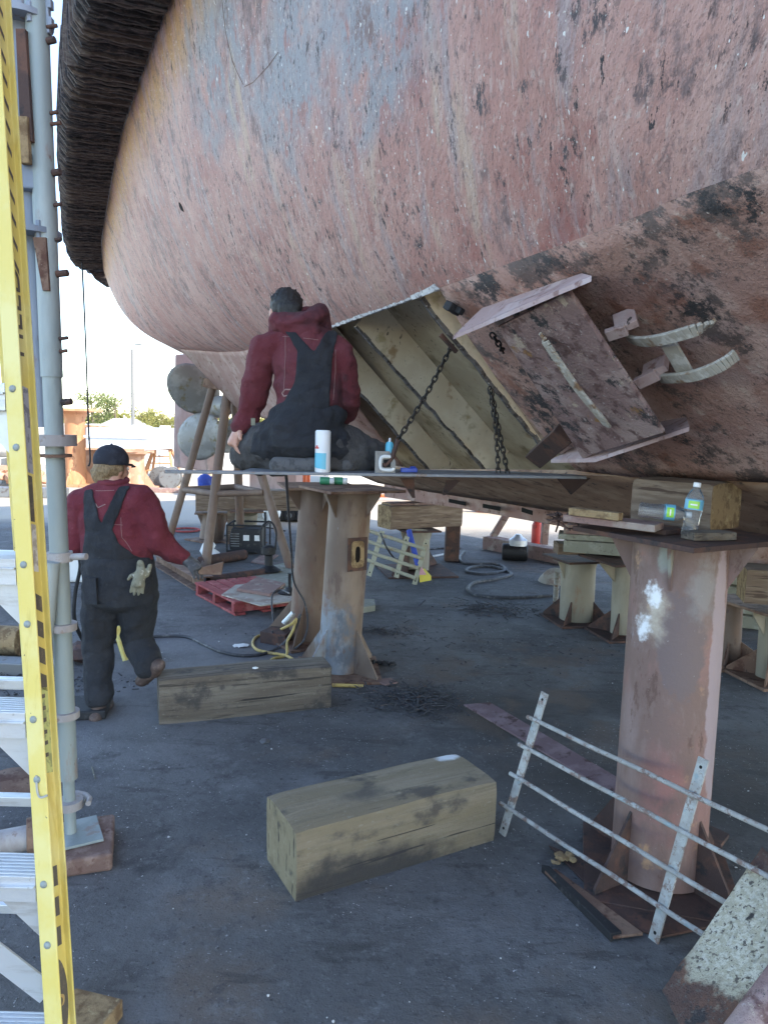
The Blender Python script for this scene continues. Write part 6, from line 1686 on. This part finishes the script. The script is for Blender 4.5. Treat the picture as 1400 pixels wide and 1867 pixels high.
# white balustrade wall and house
w0, w1 = gp(120,30), gp(330,30)
t = thing('balustrade', 'long white balustrade of turned posts on a white wall, far behind', 'balustrade', (w0+w1)/2)
b = MB(); b.box((w0+w1)/2+V(0,.2,.46), ((w1-w0).length+6,.3,.92)); b.build('wall', m_whitewash, t, bevel=.02)
b = MB(); b.box((w0+w1)/2+V(0,.2,1.56), ((w1-w0).length+6,.34,.14)); b.build('top_rail', m_whitewash, t, bevel=.02)
nb = 34
for k in range(nb):
    p = lerp(w0, w1, (k+.5)/nb); b = MB(); b.lathe([(.05,.92),(.06,.96),(.035,1.02),(.075,1.18),(.04,1.36),(.055,1.46),(.055,1.49)], p+V(0,.2,0), 10); b.build('baluster', m_whitewash, t, smooth=35)
for f_ in (.0,.20,.62,.86,1.0):
    p = lerp(w0, w1, f_); b = MB(); b.box(p+V(0,.15,.86),(.34,.4,1.72)); b.build('pier', m_whitewash, t, bevel=.02)
p = gp(175,24.5); b = MB(); b.lathe([(.2,0),(.2,1.6),(.26,1.66),(.26,1.75)], p, 20); simple('white_column', 'plain white round column standing left of the white barge', 'column', b, m_whitewash, p, 35)
def house(label, px, Y, w, d_, h, roof, lean=.0, mat=m_whitewash):
    p = gp(px, Y); t = thing('house', label, 'house', p)
    b = MB(); b.box(p+V(0,d_/2,h/2),(w,d_,h)); b.build('wall', mat, t)
    b = MB(); b.prism([p+V(-w/2-.3,-.3,h), p+V(w/2+.3,-.3,h), p+V(0,-.3,h+roof)], (0,d_+.6,0)); b.build('roof', m_whitewash, t)
    for k in range(3):
        b = MB(); b.box(p+V(-w/2+w*(k+.5)/3,-.03,h*.55),(w*.14,.08,h*.36)); fr = b.build('window', m_white, t); b = MB(); b.box(p+V(-w/2+w*(k+.5)/3,-.075,h*.55),(w*.11,.02,h*.30)); b.build('pane', m_glassdark, fr)
house('far white low house with a gable roof among the trees', 212, 62, 2.6, 5, 1.35, .75)
# trees: trunk, limbs and a crown of many leaf clumps
def tree(label, px, Y, h, wd, seed, mat, n=900, trunk_h=.35, name='tree', group='trees beyond the yard', lf=.16):
    r2 = random.Random(seed); p = gp(px, Y); t = thing(name, label, 'tree', p, group)
    b = MB(); top = p+V(r2.uniform(-.2,.2),0,h*.78)
    b.tube([p, lerp(p,top,.3)+V(.1,0,0), lerp(p,top,.65), top], [h*.030,h*.022,h*.014,h*.004], 8)
    tips = []
    for k in range(12):
        s_ = lerp(p, top, r2.uniform(trunk_h,.85)); a = r2.random()*6.28
        e = s_+V(math.cos(a)*wd*.5*r2.uniform(.4,.9), math.sin(a)*wd*.5*r2.uniform(.4,.9), h*r2.uniform(.05,.24)); b.tube([s_, lerp(s_,e,.5)+V(0,0,.1), e], [h*.010,h*.007,h*.003], 6); tips.append(e); tips.append(lerp(s_,e,.6))
    b.build('trunk', m_trunk, t)
    b = MB()
    for k in range(n):
        c = r2.choice(tips); q = c+V(r2.gauss(0,wd*.085), r2.gauss(0,wd*.085), r2.gauss(0,h*.05))
        if r2.random() < .08: q = c+V(r2.gauss(0,wd*.15), r2.gauss(0,wd*.15), r2.gauss(0,h*.08))
        for m_ in range(4):
            qq = q+V(r2.gauss(0,lf), r2.gauss(0,lf), r2.gauss(0,lf*.8)); u_ = V(r2.uniform(-1,1),r2.uniform(-1,1),r2.uniform(-1,1)).normalized(); v_ = u_.orthogonal().normalized()
            s = lf*r2.uniform(.5,1.1); b.poly([qq-u_*s*.5, qq+v_*s*.28, qq+u_*s*.5, qq-v_*s*.28])
    b.build('crown', mat, t, recalc=False)
    return t
tree('loose green tree, leftmost of the far trees, left of the lamp post', 172, 70, 5.6, 4.6, 1, m_leaf, 800)
tree('second green tree right beside the loose one, left of the lamp post', 210, 66, 4.9, 3.6, 2, m_leaf, 800)
tree('low yellow-green bushy tree just right of the lamp post', 262, 68, 3.6, 3.4, 3, m_leafy, 800, .2)
tree('low yellow-green bushy tree, rightmost, partly behind the rudder', 297, 72, 3.4, 3.6, 4, m_leafy, 800, .2)
# lamp post
p = gp(244.5, 60); t = thing('lamp_post', 'tall thin grey lamp post with a small head, beyond the white wall', 'lamp post', p)
b = MB(); b.lathe([(.16,0),(.11,7.6)], p, 12); b.build('pole', m_polegrey, t, smooth=35)
b = MB(); b.tube([p+V(0,0,7.55), p+V(.12,0,7.9), p+V(.35,0,8.0)], .04, 8); b.build('arm', m_polegrey, t, smooth=True)
b = MB(); b.box(p+V(.5,0,8.0),(.5,.25,.14)); b.build('lamp_head', m_polegrey, t, bevel=.04)
# orange A ladder and reels
p = gp(296, 22.5); t = thing('ladder_frame', 'orange brown A shaped ladder frame standing in the sun left of the rudder', 'ladder', p)
b = MB()
W_ = .85
for sx_ in (-1,1):
    for y_ in (0,.9): b.beam(p+V(sx_*W_*.6,y_*1.2-.5,0), p+V(sx_*W_*.22,.05,1.25), .07,.06)
b.build('rail', m_orange, t, bevel=.006)
for k in range(5):
    f_ = (k+1)/6; w_ = lerp(W_*.6,W_*.22,f_); b = MB(); b.beam(p+V(-w_,lerp(-.5,.05,f_),1.25*f_), p+V(w_,lerp(-.5,.05,f_),1.25*f_), .06,.04); b.build('rung', m_orange, t)
p2 = p+V(-.95,.3,0); b = MB(); b.beam(p2, p2+V(.35,.1,1.2), .06,.06); b.beam(p2+V(.3,0,0), p2+V(.6,.1,1.05), .06,.06); b.beam(p2+V(.1,0,.4), p2+V(.42,0,.42), .05,.05); simple('prop_frame', 'narrow brown prop frame left of the orange ladder frame', 'prop', b, m_orange, p2)
def reel(label, px, Y):
    p = gp(px, Y); t = thing('cable_reel', label, 'cable reel', p, 'cable reels by the ladder frame')
    for s_ in (-1,1):
        b = MB(); b.lathe([(.30,-.02),(.30,.02)], p+V(0,s_*.13,.30), 20, (0,1,0)); b.build('rim', m_steelgrey, t, bevel=.005)
    b = MB()
    for k in range(6): b.tube([p+V(.22*math.cos(a),-.10+.04*k,.30+.22*math.sin(a)) for a in [2*math.pi*m/18 for m in range(18)]], .022, 6, closed=True)
    b.build('cable', m_galvpole, t, smooth=True)
    return t
reel('grey cable reel, left one below the orange ladder frame', 294, 21.2); reel('grey cable reel, right one below the orange ladder frame', 312, 21.0)
b = MB(); p = gp(300, 19.6); b.box(p+V(0,0,.06),(1.6,.2,.12),Euler((0,0,.04))); simple('long_board', 'long brown board on the sunlit ground in front of the cable reels', 'board', b, m_plank, p, bevel=.01)
b = MB(); p = gp(355, 20.5); b.box(p+V(.2,0,.05),(1.3,.18,.10),Euler((0,0,-.06))); simple('long_board', 'second brown board on the sunlit ground beside the trestle', 'board', b, m_orange, p, bevel=.01)
p = gp(382, 18.5); t = thing('bollard', 'small rusty post with a pale bucket on its shelf, behind the trestle', 'post', p)
b = MB(); b.lathe([(.09,0),(.09,.7),(.28,.74),(.28,.80)], p, 16); b.build('column', m_oakpost, t, smooth=35)
b = MB(); b.lathe([(.11,.80),(.14,1.06),(.13,1.07)], p, 16); b.build('bucket', m_barge, t, smooth=35)
# beyond the ship, right of centre: low skiff, yellow hoses, pallet pile
p = gp(895, 26); t = thing('skiff', 'small pale blue boat lying on the sunlit ground far under the keel', 'boat', p)
b = MB(); b.hexa([p+V(-1.2,0,0), p+V(-1.5,-.1,.62), p+V(-1.1,1.2,0), p+V(-1.4,1.4,.62), p+V(1.5,0,0), p+V(2.0,-.1,.62), p+V(1.5,1.2,0), p+V(2.0,1.4,.62)]); b.build('hull', m_barge, t, bevel=.06)
b = MB(); b.beam(p+V(-1.55,-.13,.60), p+V(2.05,-.13,.60), .06,.06); b.build('gunwale', m_labelb, t)
r2 = random.Random(12)
for i in range(7):
    c = gp(r2.uniform(835,1010), r2.uniform(16.5,23)); P = []; a = r2.random()*6
    for k in range(14): P.append(c+V(r2.gauss(0,.9)+.25*k-1.6, r2.gauss(0,.35), .03+.02*i))
    hose('yellow hose strewn on the sunlit ground beyond the keel' if i % 2 == 0 else 'orange hose strewn on the sunlit ground beyond the keel', P, .035, m_yhose if i % 2 == 0 else m_orangep, grp='bright hoses strewn in the sun' + (' yellow' if i % 2 == 0 else ' orange'), per=5, n=6)
p = gp(826, 25); b = MB()
for k in range(16): b.beam(p+V(r2.uniform(-.9,.9), r2.uniform(-.4,.4), .05+.035*k), p+V(r2.uniform(-.9,.9), r2.uniform(-.4,.6), .08+.035*k), .09,.04)
tag(b.build('scrap_pile', m_oakpost, loc=p), 'far pile of mixed scrap and timber left of the pale blue boat', 'scrap pile', kind='stuff')
p = gp(672, 24); t = thing('shed', 'pale far shed wall glimpsed between the slotted stand and the timber', 'shed', p)
b = MB(); b.box(p+V(0,1,.75),(2.6,2,1.5)); b.build('wall', m_whitewash, t, bevel=.02)
b = MB(); b.box(p+V(0,1,1.55),(2.9,2.3,.10)); b.build('roof', m_barge, t)
b = MB(); b.box(p+V(0,-.02,.5),(2.6,.04,.05)); b.build('batten', m_oakpost, t)
p = gp(20, 17.5); b = MB(); b.box(p+V(0,0,.12),(2.6,.3,.24),Euler((0,0,.05))); simple('long_timber', 'long grey timber on the ground far behind the yellow ladder', 'timber', b, m_steelgrey, p, bevel=.02)
p = gp(18, 20.5); b = MB()
for k in range(24): ico(b, p+V(r2.uniform(-1,1), r2.uniform(-.4,.4), r2.uniform(.1,.5)), r2.uniform(.1,.25), .3, .8)
tag(b.build('scrap_pile', m_oakpost, loc=p), 'rusty scrap pile far behind the yellow ladder', 'scrap pile', kind='stuff')
p = gp(12, 21.5); t = thing('white_tank', 'white tank with grey bands far behind the yellow ladder', 'tank', p)
b = MB(); b.cyl(p+V(-1.6,0,1.15), p+V(.5,0,1.15), .42, n=24); b.build('tank_shell', m_whitewash, t, smooth=35, bevel=.04)
for dx in (-1.2,.1):
    b = MB(); b.box(p+V(dx,0,.36),(.12,.7,.72)); b.build('leg', m_steelgrey, t)
# a far treeline closes the horizon
r2 = random.Random(21); b = MB()
for i in range(2600):
    x = r2.uniform(-190, 190); hgt = 3.2+1.4*mnoise.noise(V(x*.05,0,0))+.8*mnoise.noise(V(x*.2,3,0)); q = V(x, 190+r2.uniform(0,6), r2.uniform(.2,1)*hgt)
    for m_ in range(2):
        qq = q+V(r2.gauss(0,.6), 0, r2.gauss(0,.4)); u_ = V(r2.uniform(-1,1),r2.uniform(-1,1),r2.uniform(-1,1)).normalized(); v_ = u_.orthogonal(); s = r2.uniform(.5,1.1); b.poly([qq-u_*s, qq+v_*s*.6, qq+u_*s, qq-v_*s*.6])
tl = b.build('treeline', m_leafy, loc=(0,190,0), recalc=False); tag(tl, 'low hazy far treeline along the horizon', 'treeline', kind='stuff')
# ================================================================ camera, light, world
cam = bpy.data.cameras.new('camera'); co = bpy.data.objects.new('camera', cam); COL.objects.link(co)
cam.sensor_fit = 'VERTICAL'; cam.sensor_height = 36; cam.lens = 36*CF/1867
cam.clip_start = .05; cam.clip_end = 2000
M3 = Matrix((RT, UP, -FW)).transposed()
co.matrix_world = Matrix.Translation(EYEV) @ M3.to_4x4()
scene.camera = co
SUN_AZ = V(.75, -.66, 0).normalized(); SUN_EL = R_(36)
sdir = V(SUN_AZ.x*math.cos(SUN_EL), SUN_AZ.y*math.cos(SUN_EL), math.sin(SUN_EL))
sl = bpy.data.lights.new('sun', 'SUN'); sl.energy = 2.5; sl.angle = R_(.5); sl.color = (1, .93, .82)
so = bpy.data.objects.new('sun', sl); COL.objects.link(so)
so.rotation_euler = (-sdir).to_track_quat('-Z', 'Y').to_euler()
w = bpy.data.worlds.new('World'); scene.world = w; w.use_nodes = True
nt = w.node_tree; bg = nt.nodes['Background']
sky = nt.nodes.new('ShaderNodeTexSky'); sky.sky_type = 'NISHITA'; sky.sun_disc = False
sky.sun_elevation = SUN_EL; sky.sun_rotation = math.atan2(SUN_AZ.x, SUN_AZ.y)
sky.air_density = 1.0; sky.dust_density = .4; sky.ozone_density = 1.0
nt.links.new(sky.outputs[0], bg.inputs[0]); bg.inputs[1].default_value = .15
scene.render.engine = 'CYCLES'
scene.view_settings.view_transform = 'Standard'; scene.view_settings.look = 'None'
scene.view_settings.exposure = 2.12; scene.view_settings.gamma = 1
scene.cycles.max_bounces = 8
scene.render.resolution_x = 767; scene.render.resolution_y = 1024
